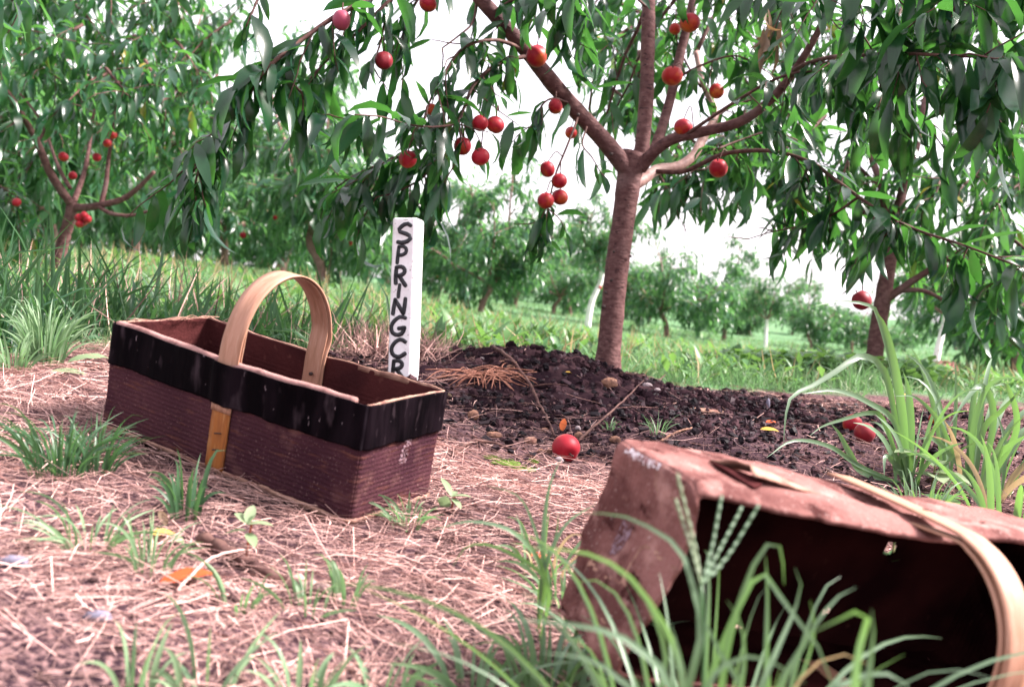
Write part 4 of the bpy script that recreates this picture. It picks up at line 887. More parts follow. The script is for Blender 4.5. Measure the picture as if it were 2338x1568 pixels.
def put_tree(k, loc, scale, rz, label, group=None, white=False, name='background_peach_tree'):
    t = empty(name, loc, label, 'tree', group); t.rotation_euler = (0, 0, rz); t.scale = (scale,) * 3
    for nm, me in zip(('trunk', 'branches', 'crown'), KIND[k]):
        o = link(nm, me, t)
        if nm == 'trunk' and white:
            o.material_slots[0].link = 'OBJECT'; o.material_slots[0].material = M['bark_white']; o.scale = (1.05, 1.05, 1.0); o['label'] = 'white painted trunk'
        if nm == 'crown': o['kind'] = 'stuff'
    return t
gt = np.random.default_rng(77)
for i, (u, v, d, vt, k, lab) in enumerate(TREES):
    q = P(u, v, d); q[2] = float(gh(q[0], q[1])); T_ = put_tree(4 if i in WHITE else k, q, (v - vt) * d / FPX / 1.85, gt.uniform(0, 6.28), lab, 'trees in the orchard behind', i in WHITE); T_.scale = (T_.scale[0] * 1.12, T_.scale[1] * 1.12, T_.scale[2])
# far rows that close the view
far_lab = ['low peach tree in the far row at the left', 'low peach tree in the far row behind the sign post', 'low peach tree in the far row right of the big trunk', 'low peach tree in the far row at the right edge']
for i in range(44):
    u = -250 + i * 64 + gt.uniform(-25, 25); d = gt.choice([23.0, 28.0, 35.0]) + gt.uniform(-1.5, 1.5); q = P(u, 700, d); q[2] = float(gh(q[0], q[1])); u2, v2, _ = to_px(q)
    q[2] -= .12; hpx = np.interp(u, [0, 500, 900, 1350, 1550, 1750, 1950, 2338], [330, 290, 215, 185, 160, 115, 120, 130]) * gt.uniform(.8, 1.1)
    z = 0 if u < 700 else 1 if u < 1400 else 2 if u < 2000 else 3
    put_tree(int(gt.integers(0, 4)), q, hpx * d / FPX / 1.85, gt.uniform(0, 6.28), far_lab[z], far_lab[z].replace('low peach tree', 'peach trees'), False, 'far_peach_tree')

# --- the forked tree on the left and the one on the right: traced trunk and limbs
def near_tree(label, base, trunk_rows, r0, limbs_, seed, shoots, h, spread, leaf, single, bark):
    g = np.random.default_rng(seed); t = empty('peach_tree', base, label, 'tree'); tp = traced(trunk_rows, 26); fl = np.ones(26); fl[:6] += np.linspace(.3, 0, 6)
    limb_obj('trunk', t, tp, r0 * 1.1, r0 * .9, bark, 14, .08, fl); cr = Crown(); wd = []
    for q0, q1, rows in limbs_: limb_obj('limb', t, traced(rows, 26), r0 * q0, r0 * q1, bark, 9, .08)
    for (rows, sh, ln, ls) in shoots:
        p = traced(rows); wd.append((p, r0 * .3, r0 * .10)); cr.shoot(p, ls, leaf, g, .75); side_shoots(cr, wd, p, g, sh, ln, leaf, ls, .75, 0, 1.1, np.array([0, 0, -.15]))
    acc = Acc()
    for p, a0, a1 in wd: tube(acc, p, np.linspace(max(a0, .003), max(a1, .0015), len(p)), 5)
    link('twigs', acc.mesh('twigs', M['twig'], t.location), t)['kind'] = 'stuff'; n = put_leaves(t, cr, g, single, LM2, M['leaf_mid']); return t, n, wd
LB = P(130, 622, 4.8)
LS = []
for (u, v, d) in ((20, 60, 4.3), (60, 20, 5.0), (130, 90, 4.6), (200, 40, 5.2), (260, 110, 4.7), (330, 60, 5.0), (400, 30, 5.2), (430, 130, 4.8), (350, 170, 4.5), (270, 190, 4.4), (200, 190, 4.6), (90, 150, 4.8), (5, 300, 4.5), (-10, 420, 4.7), (30, 480, 5.5), (340, 250, 5.0), (420, 230, 5.2), (400, 330, 5.3), (300, 330, 5.7), (150, 280, 5.7), (220, 280, 5.8), (90, 340, 5.8), (470, 90, 5.3), (420, 400, 5.5), (-10, 540, 5.4), (100, -40, 5.0), (250, -30, 5.0), (400, -40, 5.0), (480, 200, 5.4)):
    du, dv = gt.uniform(-60, 60), gt.uniform(-25, 45); LS.append(([(u - du, v - dv * .3 - 30, d + .1), (u, v, d), (u + du, v + abs(dv) + 20, d - .1)], .045, .26, .026))
LS.append(([(-30, 150, 4.4), (-150, -20, 3.6), (-60, -40, 2.9), (30, 0, 2.5)], .09, .16, .03))
left_tree, nl, wl = near_tree('forked peach tree with reddish limbs at the left, few peaches in its crown', LB,
  [(126, 660, 4.8), (130, 620, 4.8), (140, 570, 4.8), (150, 530, 4.8), (160, 495, 4.8), (166, 462, 4.8)], .030,
  [(.75, .30, [(166, 470, 4.8), (140, 435, 4.75), (112, 390, 4.7), (85, 325, 4.65), (55, 270, 4.6), (20, 215, 4.5), (-30, 150, 4.4)]),
   (.70, .30, [(168, 474, 4.8), (200, 474, 4.78), (232, 468, 4.75), (280, 455, 4.72), (320, 425, 4.7), (352, 392, 4.68)]),
   (.40, .22, [(230, 468, 4.75), (242, 420, 4.77), (247, 370, 4.8), (256, 312, 4.8), (262, 250, 4.8)]),
   (.50, .22, [(168, 462, 4.82), (182, 425, 4.9), (196, 380, 5.0), (206, 320, 5.1), (215, 250, 5.15)]),
   (.35, .20, [(160, 430, 4.85), (140, 395, 4.9), (125, 360, 4.95), (105, 300, 5.0)]),
   (.35, .15, [(225, 472, 4.75), (255, 488, 4.7), (300, 492, 4.68), (350, 480, 4.65), (395, 472, 4.6)]),
   (.25, .15, [(85, 325, 4.65), (100, 290, 4.7), (60, 230, 4.75), (45, 215, 4.75)])],
  31, LS, 2, 1, .135, 300, M['bark'])
RS = []
for (u, v, d) in ((1460, 160, 4.6), (1420, 220, 4.5), (1500, 100, 5.0), (1600, 60, 4.8), (1700, 40, 4.7), (1560, 375, 4.5), (1500, 390, 4.4), (1630, 365, 4.4), (1700, 375, 4.3), (1650, 320, 4.5), (1760, 360, 4.4), (1750, 300, 4.5), (1850, 300, 4.4), (1950, 330, 4.3), (2050, 350, 4.4), (2150, 400, 4.2), (2250, 380, 4.2), (2330, 420, 4.0), (2250, 480, 4.4), (2100, 460, 4.5), (2000, 420, 4.6), (2220, 580, 4.4), (2280, 620, 4.2), (2330, 700, 4.4), (2260, 680, 4.7), (2180, 640, 4.9), (1900, 450, 4.6), (2100, 540, 4.8), (1700, 180, 4.9), (1800, 120, 4.8), (1900, 60, 4.8), (2000, 200, 4.7), (2100, 120, 4.7), (2200, 240, 4.6), (2300, 160, 4.6), (1400, 90, 4.8), (1440, 20, 5.0), (2330, 560, 4.1), (1850, 200, 4.9), (1950, 120, 5.0), (2050, 40, 5.0), (2150, 20, 4.9), (2250, 60, 4.8), (1800, 380, 4.6), (2330, 280, 4.4), (1600, 340, 4.9), (1700, 260, 5.0), (1480, 280, 4.9)):
    du, dv = gt.uniform(-60, 60), gt.uniform(-25, 45); RS.append(([(u - du, v - dv * .3 - 30, d + .1), (u, v, d), (u + du, v + abs(dv) + 20, d - .1)], .050, .26, .028))
right_tree, nr_, wr_ = near_tree('peach tree with dark slim trunk right of the mound, dense crown', P(1992, 872, 4.4),
  [(1988, 905, 4.4), (1992, 870, 4.4), (1998, 800, 4.4), (2008, 730, 4.4), (2018, 670, 4.4), (2028, 610, 4.4), (2034, 570, 4.4)], .036,
  [(.75, .3, [(2028, 610, 4.4), (2040, 540, 4.4), (2060, 440, 4.45), (2100, 300, 4.5), (2120, 150, 4.6)]),
   (.55, .25, [(2014, 690, 4.4), (2050, 665, 4.38), (2085, 640, 4.35), (2150, 600, 4.3), (2220, 560, 4.25)]),
   (.35, .2, [(2030, 668, 4.4), (2080, 662, 4.36), (2120, 668, 4.33), (2180, 700, 4.3)]),
   (.7, .25, [(2030, 590, 4.4), (1990, 500, 4.42), (1900, 420, 4.45), (1780, 380, 4.5), (1640, 370, 4.5)]),
   (.6, .25, [(2034, 575, 4.4), (2010, 420, 4.5), (1950, 280, 4.7), (1870, 150, 4.8)])],
  32, RS, 2, 1, .14, 300, M['bark'])
for (u, v, px, d, lab, grp) in ((145, 358, 22, 4.7, 'leftmost red peach in the forked left tree\'s fork', 0), (221, 359, 20, 4.7, 'red peach right of the pale upright limb in the left tree', 0), (245, 327, 21, 4.68, 'lower of two peaches on the upright twig of the left tree', 0), (257, 308, 20, 4.7, 'upper of two peaches on the upright twig of the left tree', 0), (166, 401, 19, 4.75, 'peach low between the limbs of the left tree', 0), (38, 462, 19, 4.5, 'peach near the left picture edge, left of the forked trunk', 0), (275, 235, 15, 4.6, 'small peach high in the left tree\'s leaves', 0),
   (181, 497, 11, 4.6, 'peach of the small cluster right under the left tree\'s fork', 1), (192, 492, 11, 4.6, 'peach of the small cluster right under the left tree\'s fork', 1), (200, 500, 11, 4.6, 'peach of the small cluster right under the left tree\'s fork', 1), (182, 511, 11, 4.6, 'peach of the small cluster right under the left tree\'s fork', 1), (190, 506, 11, 4.62, 'peach of the small cluster right under the left tree\'s fork', 1),
   (555, 537, 15, 8.3, 'orange peach on the far tree above the basket handle', 2), (628, 497, 10, 8.3, 'tiny orange peach on the far tree left of the sign post', 2), (800, 555, 10, 8.3, 'tiny red peach low on the far tree just left of the sign post', 2), (1370, 656, 9, 12.5, 'tiny red peach beside the big trunk on the white trunked tree', 2), (1000, 628, 10, 11.6, 'tiny red peach at the fork just right of the sign post', 2)):
    peach_obj('peach', lab, P(u, v, d), max(px * d / FPX, .04), M['peach'], ('peaches in the left tree', 'small peach cluster under the left fork', 'peaches on far trees')[grp], int(u), None, False)

# ------------------------------------------------------------------ ground cover
gg = np.random.default_rng(99)
def normals(x, y, e=.012):
    z = gh(x, y); zx = (gh(x + e, y) - z) / e; zy = (gh(x, y + e) - z) / e
    return z, nrm(np.stack([-zx, -zy, np.ones_like(z)], -1))
def darkness(x, y): return np.clip(1.2 - np.hypot((x - MC[0] - .28) / .95, (y - MC[1] + .02) / np.where(y < MC[1], 1.06, .68)) + .35 * (vnoise(x, y, 6, 2, 58) - .5), 0, 1)
# straw lying on the soil
N0 = 210000; x = gg.uniform(-1.35, 1.7, N0); y = gg.uniform(.40, 3.1, N0)
dens = np.clip(1.7 * vnoise(x, y, 5.5, 3, 51) - .22, 0, 1) * np.clip(1 - 1.15 * darkness(x, y), .05, 1) * np.clip((edge_y(x) + .1 - y) / .25, 0, 1)
dens *= np.where(y > 1.9, .45, 1.0) * np.where(in_baskets(x, y) < .004, 0, 1)
k = gg.random(N0) < dens; x, y = x[k], y[k]; z, nn = normals(x, y); n = len(x)
az = gg.uniform(0, 2 * np.pi, n) * .75 + 3.2 * vnoise(x, y, 2.2, 2, 52); t = np.stack([np.cos(az), np.sin(az), np.zeros(n)], -1); t = nrm(t - nn * np.sum(t * nn, 1, keepdims=True) + nn * gg.normal(.0, .05, (n, 1)))
L = .012 + .12 * gg.random(n) ** 1.7; pos = np.stack([x, y, z], -1) + nn * (gg.random((n, 1)) ** 2 * .011 + .001) - t * L[:, None] * .5
tag(link('straw', stuff_mesh('straw', STRAW, gg.integers(0, 5, n), pos, orient(t, nn + gg.normal(0, .5, (n, 3)), L, 0, gg.uniform(.35, 1.3, n) ** 1.6 * .10 / L * .44), np.clip(gg.random(n) ** .9 * .75 + .5 * (vnoise(x, y, 9, 2, 57) - .35), 0, 1), M['straw'])), 'pale dry straw strewn over the soil', 'straw', None, 'stuff')
print('straw', n)
# crumbs of soil
CL = [lump(4, 5, s, .6, 1, .8, .6) for s in range(5)]
N0 = 17000; x = gg.uniform(-1.3, 1.8, N0); y = gg.uniform(.5, 3.3, N0); k = (gg.random(N0) < np.clip(1.25 - 1.5 * vnoise(x, y, 5.5, 3, 51) + .3 * darkness(x, y), .1, 1)) & (y < edge_y(x) + .1) & (in_baskets(x, y) > .004); x, y = x[k], y[k]; n = len(x); z, nn = normals(x, y)
s = .0012 + .0050 * gg.random(n) ** 2.5; tag(link('soil_crumbs', stuff_mesh('soil_crumbs', CL, gg.integers(0, 5, n), np.stack([x, y, z + s * .3], -1), orient(gg.normal(0, 1, (n, 3)), gg.normal(0, 1, (n, 3)), s), gg.random(n), M['clod'], False)), 'crumbs of dry soil lying between the straw', 'soil', None, 'stuff')
# mulch chips
CH = []
for sd in range(8):
    q = np.random.default_rng(sd); b = np.array([[sx, sy, sz] for sx in (-1, 1) for sy in (-1, 1) for sz in (-1, 1)], float) * [.55, 1, .28] * q.uniform(.55, 1.2, (8, 3)); CH.append((b, np.array([[0, 1, 3], [0, 3, 2], [4, 6, 7], [4, 7, 5], [0, 4, 5], [0, 5, 1], [2, 3, 7], [2, 7, 6], [0, 2, 6], [0, 6, 4], [1, 5, 7], [1, 7, 3]])))
CH = CH[:3] + [lump(4, 5, 70 + q, .7, .8, 1.0, .6) for q in range(5)]
N0 = 40000; x = gg.uniform(MC[0] - .95, MC[0] + 1.3, N0); y = gg.uniform(MC[1] - 1.0, MC[1] + .7, N0); k = (gg.random(N0) < np.clip(1.5 * darkness(x, y) ** 1.4 * (.1 + 1.2 * vnoise(x, y, 9, 3, 55)), 0, 1)) & (in_baskets(x, y) > .01); x, y = x[k], y[k]; n = len(x); z, nn = normals(x, y)
s = (.0013 + .0110 * gg.random(n) ** 5); d = gg.normal(0, 1, (n, 3)); d[:, 2] *= .5

CL2 = [lump(5, 8, 40 + q, .55, 1, .8, .62) for q in range(6)]; n2 = 1500; x2 = MC[0] + gg.normal(.12, .36, n2); y2 = MC[1] + gg.normal(0, .26, n2); k2 = (darkness(x2, y2) > .25) & (in_baskets(x2, y2) > .02); x2, y2 = x2[k2], y2[k2]; n2 = len(x2); s2_ = .004 + .013 * gg.random(n2) ** 2.5
tag(link('soil_clods', stuff_mesh('soil_clods', CL2, gg.integers(0, 6, n2), np.stack([x2, y2, gh(x2, y2) + s2_ * .15], -1), orient(gg.normal(0, 1, (n2, 3)), gg.normal(0, 1, (n2, 3)), s2_), gg.random(n2) ** 2, M['clods'], False)), 'dark clods of soil bedded in the mound', 'soil', None, 'stuff')
tag(link('mulch', stuff_mesh('mulch', CH, gg.integers(0, 8, n), np.stack([x, y, z + s * .4], -1), orient(d, nn + gg.normal(0, .55, (n, 3)), s, 0, gg.uniform(.6, 1.3, n)), gg.random(n) ** 2.2, M['mulch'], False)), 'black mulch chips heaped round the trunk', 'mulch', None, 'stuff')
print('mulch', n)
# meadow
N0 = 120000; d = np.exp(gg.uniform(math.log(1.7), math.log(30), N0)); u = gg.uniform(-350, 2700, N0); q = CAM + d[:, None] * (FW + RT * ((u - 1169) / FPX)[:, None]); x, y = q[:, 0], q[:, 1]
k = y > edge_y(x) + .75 * (vnoise(x, y, 6, 3, 61) - .5) + .02 + .25 * gg.normal(0, 1, N0) ** 2 * (gg.random(N0) < .3); x, y, d = x[k], y[k], d[k]; n = len(x); z = gh(x, y)
L = gg.uniform(.020, .075, n) * (1 + 1.4 * np.clip(vnoise(x, y, 1.6, 3, 62) - .45, 0, 1) * 2); dr = np.stack([gg.normal(0, .42, n), gg.normal(0, .42, n), np.ones(n)], -1)
near = d < 6
for nm, sel, tp in (('meadow_grass', near, BLADE), ('far_grass', ~near, BLADE_LO)):
    s_ = np.where(sel)[0]; m = len(s_); tag(link(nm, stuff_mesh(nm, tp, gg.integers(0, len(tp), m), np.stack([x, y, z - .006], -1)[s_], orient(dr[s_], gg.normal(0, 1, (m, 3)), L[s_], 0, np.clip(d[s_] / 4, .7, 6) * 1.1), np.clip(gg.random(m) * .7 + 1.3 * (vnoise(x[s_], y[s_], 1.3, 3, 64) - .35), 0, 1), M['grass'])), {'meadow_grass': 'mown green grass behind the mound', 'far_grass': 'pale green grass running back between the tree rows'}[nm], 'grass', None, 'stuff')
# rough weeds standing in the meadow
N0 = 5200; nc_ = 420; cu = gg.uniform(-100, 2450, nc_); cd = np.exp(gg.uniform(math.log(2.9), math.log(9), nc_)); ci = gg.integers(0, nc_, N0); q = CAM + cd[ci][:, None] * (FW + RT * ((cu[ci] - 1169) / FPX)[:, None]); x, y = q[:, 0] + gg.normal(0, .05, N0), q[:, 1] + gg.normal(0, .05, N0); k = y > edge_y(x) + .12; x, y = x[k], y[k]; n = len(x); az = gg.uniform(0, 6.28, n)
tag(link('meadow_weeds', stuff_mesh('meadow_weeds', LEAF_LO, gg.integers(0, 4, n), np.stack([x, y, gh(x, y) + gg.uniform(0, .07, n)], -1), orient(np.stack([np.cos(az), np.sin(az), gg.uniform(.2, 2.0, n)], -1), np.tile([0, 0, 1.0], (n, 1)), gg.uniform(.04, .11, n), 0, gg.uniform(.7, 1.8, n)), gg.random(n), M['weed'])), 'rough leafy weeds scattered through the meadow grass', 'weeds', None, 'stuff')
N0 = 1500; u = gg.uniform(-200, 2500, N0); d = gg.uniform(3.2, 9, N0); q = CAM + d[:, None] * (FW + RT * ((u - 1169) / FPX)[:, None]); x, y = q[:, 0], q[:, 1]; k = y > edge_y(x) + .1; x, y = x[k], y[k]; n = len(x)
tag(link('meadow_stalks', stuff_mesh('meadow_stalks', BLADE_LO, gg.integers(0, 4, n), np.stack([x, y, gh(x, y)], -1), orient(np.stack([gg.normal(0, .3, n), gg.normal(0, .3, n), np.ones(n)], -1), gg.normal(0, 1, (n, 3)), gg.uniform(.06, .20, n), 0, .9), gg.random(n), M['dead_blade'])), 'tan seed stalks scattered through the meadow grass', 'grass', None, 'stuff')
# long dark grass behind the baskets on the left
N0 = 7000; u = gg.uniform(-120, 1150, N0); d = 1.75 + 2.0 * gg.random(N0) ** 1.8; q = CAM + d[:, None] * (FW + RT * ((u - 1169) / FPX)[:, None]); x, y = q[:, 0], q[:, 1]
k = (y > edge_y(x) + .02) & (gg.random(N0) < np.interp(u, [-100, 300, 650, 900, 1150], [1, 1, .85, .45, .12])); x, y, d = x[k], y[k], d[k]; n = len(x); z = gh(x, y)
L = (.05 + .12 * gg.random(n) + .26 * gg.random(n) ** 5) * gg.uniform(.6, 1.1, n) * np.interp(d, [2, 3.6], [1, .45]); dr = np.stack([gg.normal(.08, .33, n), gg.normal(-.05, .3, n), np.ones(n)], -1)
tag(link('long_grass', stuff_mesh('long_grass', BLADE, gg.integers(0, 6, n), np.stack([x, y, z - .008], -1), orient(dr, gg.normal(0, 1, (n, 3)), L, 0, gg.uniform(.35, 1.3, n) * .22 / np.maximum(L, .1)), gg.random(n), M['tall_grass'])), 'long dark green grass behind the upright basket', 'grass', None, 'stuff')
N1 = 420; u = gg.uniform(-100, 900, N1); d = gg.uniform(1.9, 3.6, N1); q = CAM + d[:, None] * (FW + RT * ((u - 1169) / FPX)[:, None]); x, y = q[:, 0], q[:, 1]; k = y > edge_y(x); x, y = x[k], y[k]; n = len(x)
tag(link('dry_stalks', stuff_mesh('dry_stalks', BLADE, gg.integers(0, 3, n), np.stack([x, y, gh(x, y)], -1), orient(np.stack([gg.normal(0, .5, n), gg.normal(0, .5, n), np.ones(n)], -1), gg.normal(0, 1, (n, 3)), gg.uniform(.08, .24, n), 0, .3), gg.random(n), M['straw'])), 'thin dry stalks scattered in the long grass at the left', 'grass', None, 'stuff')
# dead tan grass by the sign
N0 = 900; u = gg.normal(880, 75, N0); d = gg.uniform(2.5, 3.0, N0); q = CAM + d[:, None] * (FW + RT * ((u - 1169) / FPX)[:, None]); x, y = q[:, 0], q[:, 1]; z = gh(x, y); L = gg.uniform(.05, .14, N0)
tag(link('dead_grass', stuff_mesh('dead_grass', BLADE, gg.integers(0, 6, N0), np.stack([x, y, z], -1), orient(np.stack([gg.normal(0, .8, N0), gg.normal(0, .8, N0), np.ones(N0)], -1), gg.normal(0, 1, (N0, 3)), L, 0, .5), gg.random(N0), M['straw'])), 'dead tan grass at the foot of the sign post', 'grass', None, 'stuff')

# ------------------------------------------------------------------ grass tufts and weeds
def ribbon(path, wid, fold=.35, roll=0.0, base_w=.55, mid=.45):
    """one grass blade: folded ribbon along a path, widest near mid, pointed at the tip"""
    n = len(path); t = nrm(np.gradient(path, axis=0)); view = nrm(CAM - path); s = nrm(np.cross(t, view)); b = np.cross(s, t); s = s * math.cos(roll) + b * math.sin(roll); b = np.cross(s, t)
    f = np.linspace(0, 1, n); w = wid * .5 * np.where(f < mid, base_w + (1 - base_w) * np.sin(f / mid * math.pi / 2), np.clip(1 - ((f - mid) / (1 - mid)) ** 1.7, 0, 1)) + .0001
    G = np.stack([path + s * w[:, None] + b * (w * fold)[:, None], path, path - s * w[:, None] + b * (w * fold)[:, None]], 1); i = np.arange(n - 1)[:, None] * 3; j = np.arange(2)[None]
    return G.reshape(-1, 3), np.stack([i + j, i + j + 1, i + j + 4, i + j + 3], -1).reshape(-1, 4)
def clump(name, label, base, traced_blades, n, height, spread, wid, matl, seed, cat='grass tuft', lean=(0, 0), single=False, droop=1.0, dead=0.0):
    """a tuft; every blade its own part when the blades are large enough to tell apart"""
    g = np.random.default_rng(seed); root = empty(name, base, label, cat) if not single else None; acc = Acc(); base = np.asarray(base, float)
    def emit(path, w, r, rd):
        V, Q_ = ribbon(path, w, .3, r)
        if single: acc.add(V, Q_, (), rd)
        else: a = Acc(); a.add(V - base, Q_, (), rd); link('blade', a.mesh('blade', M['dead_blade'] if g.random() < dead else matl), root)
    for rows, w in traced_blades:
        q = np.array([P(*r) for r in rows]); f = q[0] * .75 + base * .25; f[2] = float(gh(f[0], f[1])) - .006
        if q[0][2] - f[2] > .03: q = np.vstack([f, q])                     # rooted in the soil
        emit(crv(q, 20), w * .74, g.normal(0, .35), g.random())
    dead = .14
    for k in range(n):
        a = g.uniform(0, 6.28); h = height * g.uniform(.45, 1.1); o = spread * g.uniform(.1, 1.0) * (.62 if single else .85); b0 = base + np.array([math.cos(a), math.sin(a), 0]) * spread * .30 * g.random() ** .5; b0[2] = float(gh(b0[0], b0[1])) - .006
        e = np.array([math.cos(a) * o + lean[0], math.sin(a) * o + lean[1], 0]); tt = np.linspace(0, 1, 8)[:, None]; c_ = g.uniform(.3, 1.5) * droop; q = b0 + e * tt ** 1.5 * (1 + .25 * c_) + np.array([0, 0, h]) * ((1 + c_) * tt - c_ * tt ** 2)
        emit(crv(q, 9 if single else 14), wid * g.uniform(.6, 1.15), g.uniform(-1.2, 1.2), g.random())
    if single: root = tag(link(name, acc.mesh(name, matl, base), None, tuple(base)), label, cat)
    return root
def cp(x, y, d): return (1730 + .328 * x, 654.6 + .328 * y, d)       # crop of the right-hand clump
RB = lambda rows, d0, d1: [cp(x, y, d0 + (d1 - d0) * i / (len(rows) - 1)) for i, (x, y) in enumerate(rows)]
bA = on_ground(2071, 1105, 1.75); dA = float((bA - CAM) @ FW)
clump('tall_grass_plant', 'broad bladed grass plant with arching leaves right of the mound, one crossing the lone peach', bA, [
 (RB([(1040, 1370), (1010, 900), (935, 450), (870, 240), (805, 165)], dA, dA - .1), .021), (RB([(1040, 1370), (960, 700), (840, 220), (760, 125), (560, 105), (400, 132)], dA, dA - .15), .013),
 (RB([(1030, 1370), (900, 640), (780, 500), (690, 490), (560, 580), (380, 690), (240, 760), (195, 900), (180, 1110)], dA, dA - .2), .016), (RB([(1055, 1370), (1060, 900), (1045, 700), (1010, 585)], dA, dA), .024),
 (RB([(1030, 1370), (960, 960), (760, 800), (540, 720), (310, 745)], dA, dA - .15), .014), (RB([(1030, 1370), (880, 940), (790, 875), (600, 920), (450, 970), (365, 1035)], dA, dA - .1), .012),
 (RB([(1000, 1370), (730, 1290), (640, 1160), (565, 1020), (508, 950)], dA, dA - .1), .017), (RB([(1000, 1375), (700, 1240), (500, 1110), (250, 1070), (60, 1190)], dA, dA - .15), .011),
 (RB([(1050, 1370), (1000, 1150), (930, 1000), (815, 885)], dA, dA - .1), .017), (RB([(1010, 1370), (980, 1200), (1080, 1160), (1200, 1180)], dA, dA - .1), .010), (RB([(1030, 1370), (960, 1240), (890, 1180), (880, 1320)], dA, dA - .1), .013)],
 8, .20, .16, .012, M['big_blade'], 1, 'grass plant')
bB = on_ground(2225, 1120, 1.65); dB = float((bB - CAM) @ FW)
clump('tall_grass_plant', 'thick stand of broad grass at the right edge behind the tipped basket', bB, [
 (RB([(1490, 1380), (1500, 1000), (1600, 700), (1760, 630), (1900, 690)], dB, dB - .1), .015), (RB([(1500, 1380), (1560, 1000), (1700, 850), (1860, 690)], dB, dB - .1), .023), (RB([(1470, 1380), (1490, 900), (1545, 475)], dB, dB), .016),
 (RB([(1560, 1380), (1640, 900), (1560, 690), (1440, 800), (1335, 965)], dB, dB - .1), .017), (RB([(1490, 1380), (1350, 1180), (1220, 1060), (1095, 1060)], dB, dB - .1), .013), (RB([(1440, 1380), (1350, 1130), (1250, 920), (1100, 770), (955, 760)], dB, dB - .15), .011),
 (RB([(1600, 1400), (1650, 1200), (1760, 1100), (1900, 1020)], dB, dB - .1), .018), (RB([(1600, 1380), (1800, 1000), (1740, 700), (1640, 690)], dB, dB - .15), .015), (RB([(1480, 1400), (1460, 1250), (1470, 1100), (1420, 1000)], dB, dB), .015), (RB([(1700, 1420), (1720, 1100), (1660, 860)], dB, dB), .012)],
 22, .24, .20, .013, M['big_blade'], 2, 'grass plant', (.03, 0))
bC = on_ground(2310, 1230, 1.35)
clump('tall_grass_plant', 'grass clump at the right edge just above the tipped basket', bC, [], 18, .17, .18, .010, M['big_blade'], 3, 'grass plant')
# foreground clump before the mouth of the tipped basket
def fg(rows, w): return (rows, w)
bD = np.array(P(1640, 1640, .63)); bD[2] = float(gh(bD[0], bD[1]))
clump('foreground_grass', 'big grass clump growing before the tipped basket\'s open mouth', bD, [
 fg([(1640, 1640, .62), (1660, 1480, .61), (1700, 1340, .60), (1735, 1262, .60), (1765, 1236, .60), (1785, 1260, .61), (1790, 1335, .62)], .0058), fg([(1745, 1640, .62), (1750, 1480, .62), (1752, 1350, .63), (1748, 1268, .63)], .0062),
 fg([(1720, 1640, .60), (1780, 1470, .61), (1815, 1390, .62), (1830, 1320, .62), (1815, 1296, .62)], .0060), fg([(1760, 1640, .58), (1830, 1480, .58), (1880, 1400, .58), (1925, 1352, .59), (1955, 1340, .59)], .0062),
 fg([(1600, 1640, .62), (1680, 1400, .61), (1740, 1310, .60), (1800, 1390, .58), (1870, 1480, .57), (1910, 1600, .57)], .0052), fg([(1940, 1640, .52), (1960, 1500, .52), (1985, 1400, .52), (1975, 1385, .52), (1900, 1420, .52), (1830, 1455, .52)], .0105),
 fg([(1960, 1660, .52), (1985, 1520, .52), (1995, 1430, .52), (1990, 1390, .52)], .0085), fg([(1560, 1640, .60), (1600, 1440, .60), (1570, 1300, .61), (1540, 1240, .62), (1430, 1180, .64), (1330, 1170, .66)], .0058),
 fg([(1560, 1640, .58), (1550, 1500, .58), (1500, 1400, .58), (1430, 1310, .58), (1330, 1260, .60), (1170, 1250, .62)], .0062), fg([(1540, 1640, .55), (1480, 1500, .55), (1380, 1440, .55), (1250, 1420, .56), (1130, 1410, .57)], .0068),
 fg([(1600, 1650, .56), (1650, 1520, .56), (1740, 1500, .56), (1840, 1560, .56)], .0055), fg([(1500, 1640, .6), (1520, 1500, .6), (1480, 1380, .6), (1420, 1300, .61)], .0055), fg([(1880, 1640, .56), (1930, 1560, .56), (2010, 1535, .56), (2070, 1560, .56), (2080, 1610, .56)], .0075),
 fg([(1700, 1640, .6), (1640, 1480, .6), (1600, 1400, .6), (1580, 1330, .61)], .006), fg([(1450, 1640, .55), (1400, 1540, .55), (1330, 1500, .55), (1240, 1490, .55)], .0065), fg([(1560, 1640, .53), (1545, 1480, .53), (1530, 1420, .53)], .0085), fg([(1800, 1640, .6), (1840, 1520, .6), (1860, 1440, .6), (1850, 1370, .6)], .005),
 fg([(1680, 1640, .57), (1700, 1500, .57), (1690, 1420, .57), (1660, 1370, .57)], .006), fg([(1380, 1640, .58), (1330, 1500, .58), (1260, 1400, .58), (1190, 1350, .58)], .006)],
 48, .180, .22, .0034, M['big_blade'], 4, 'grass plant')
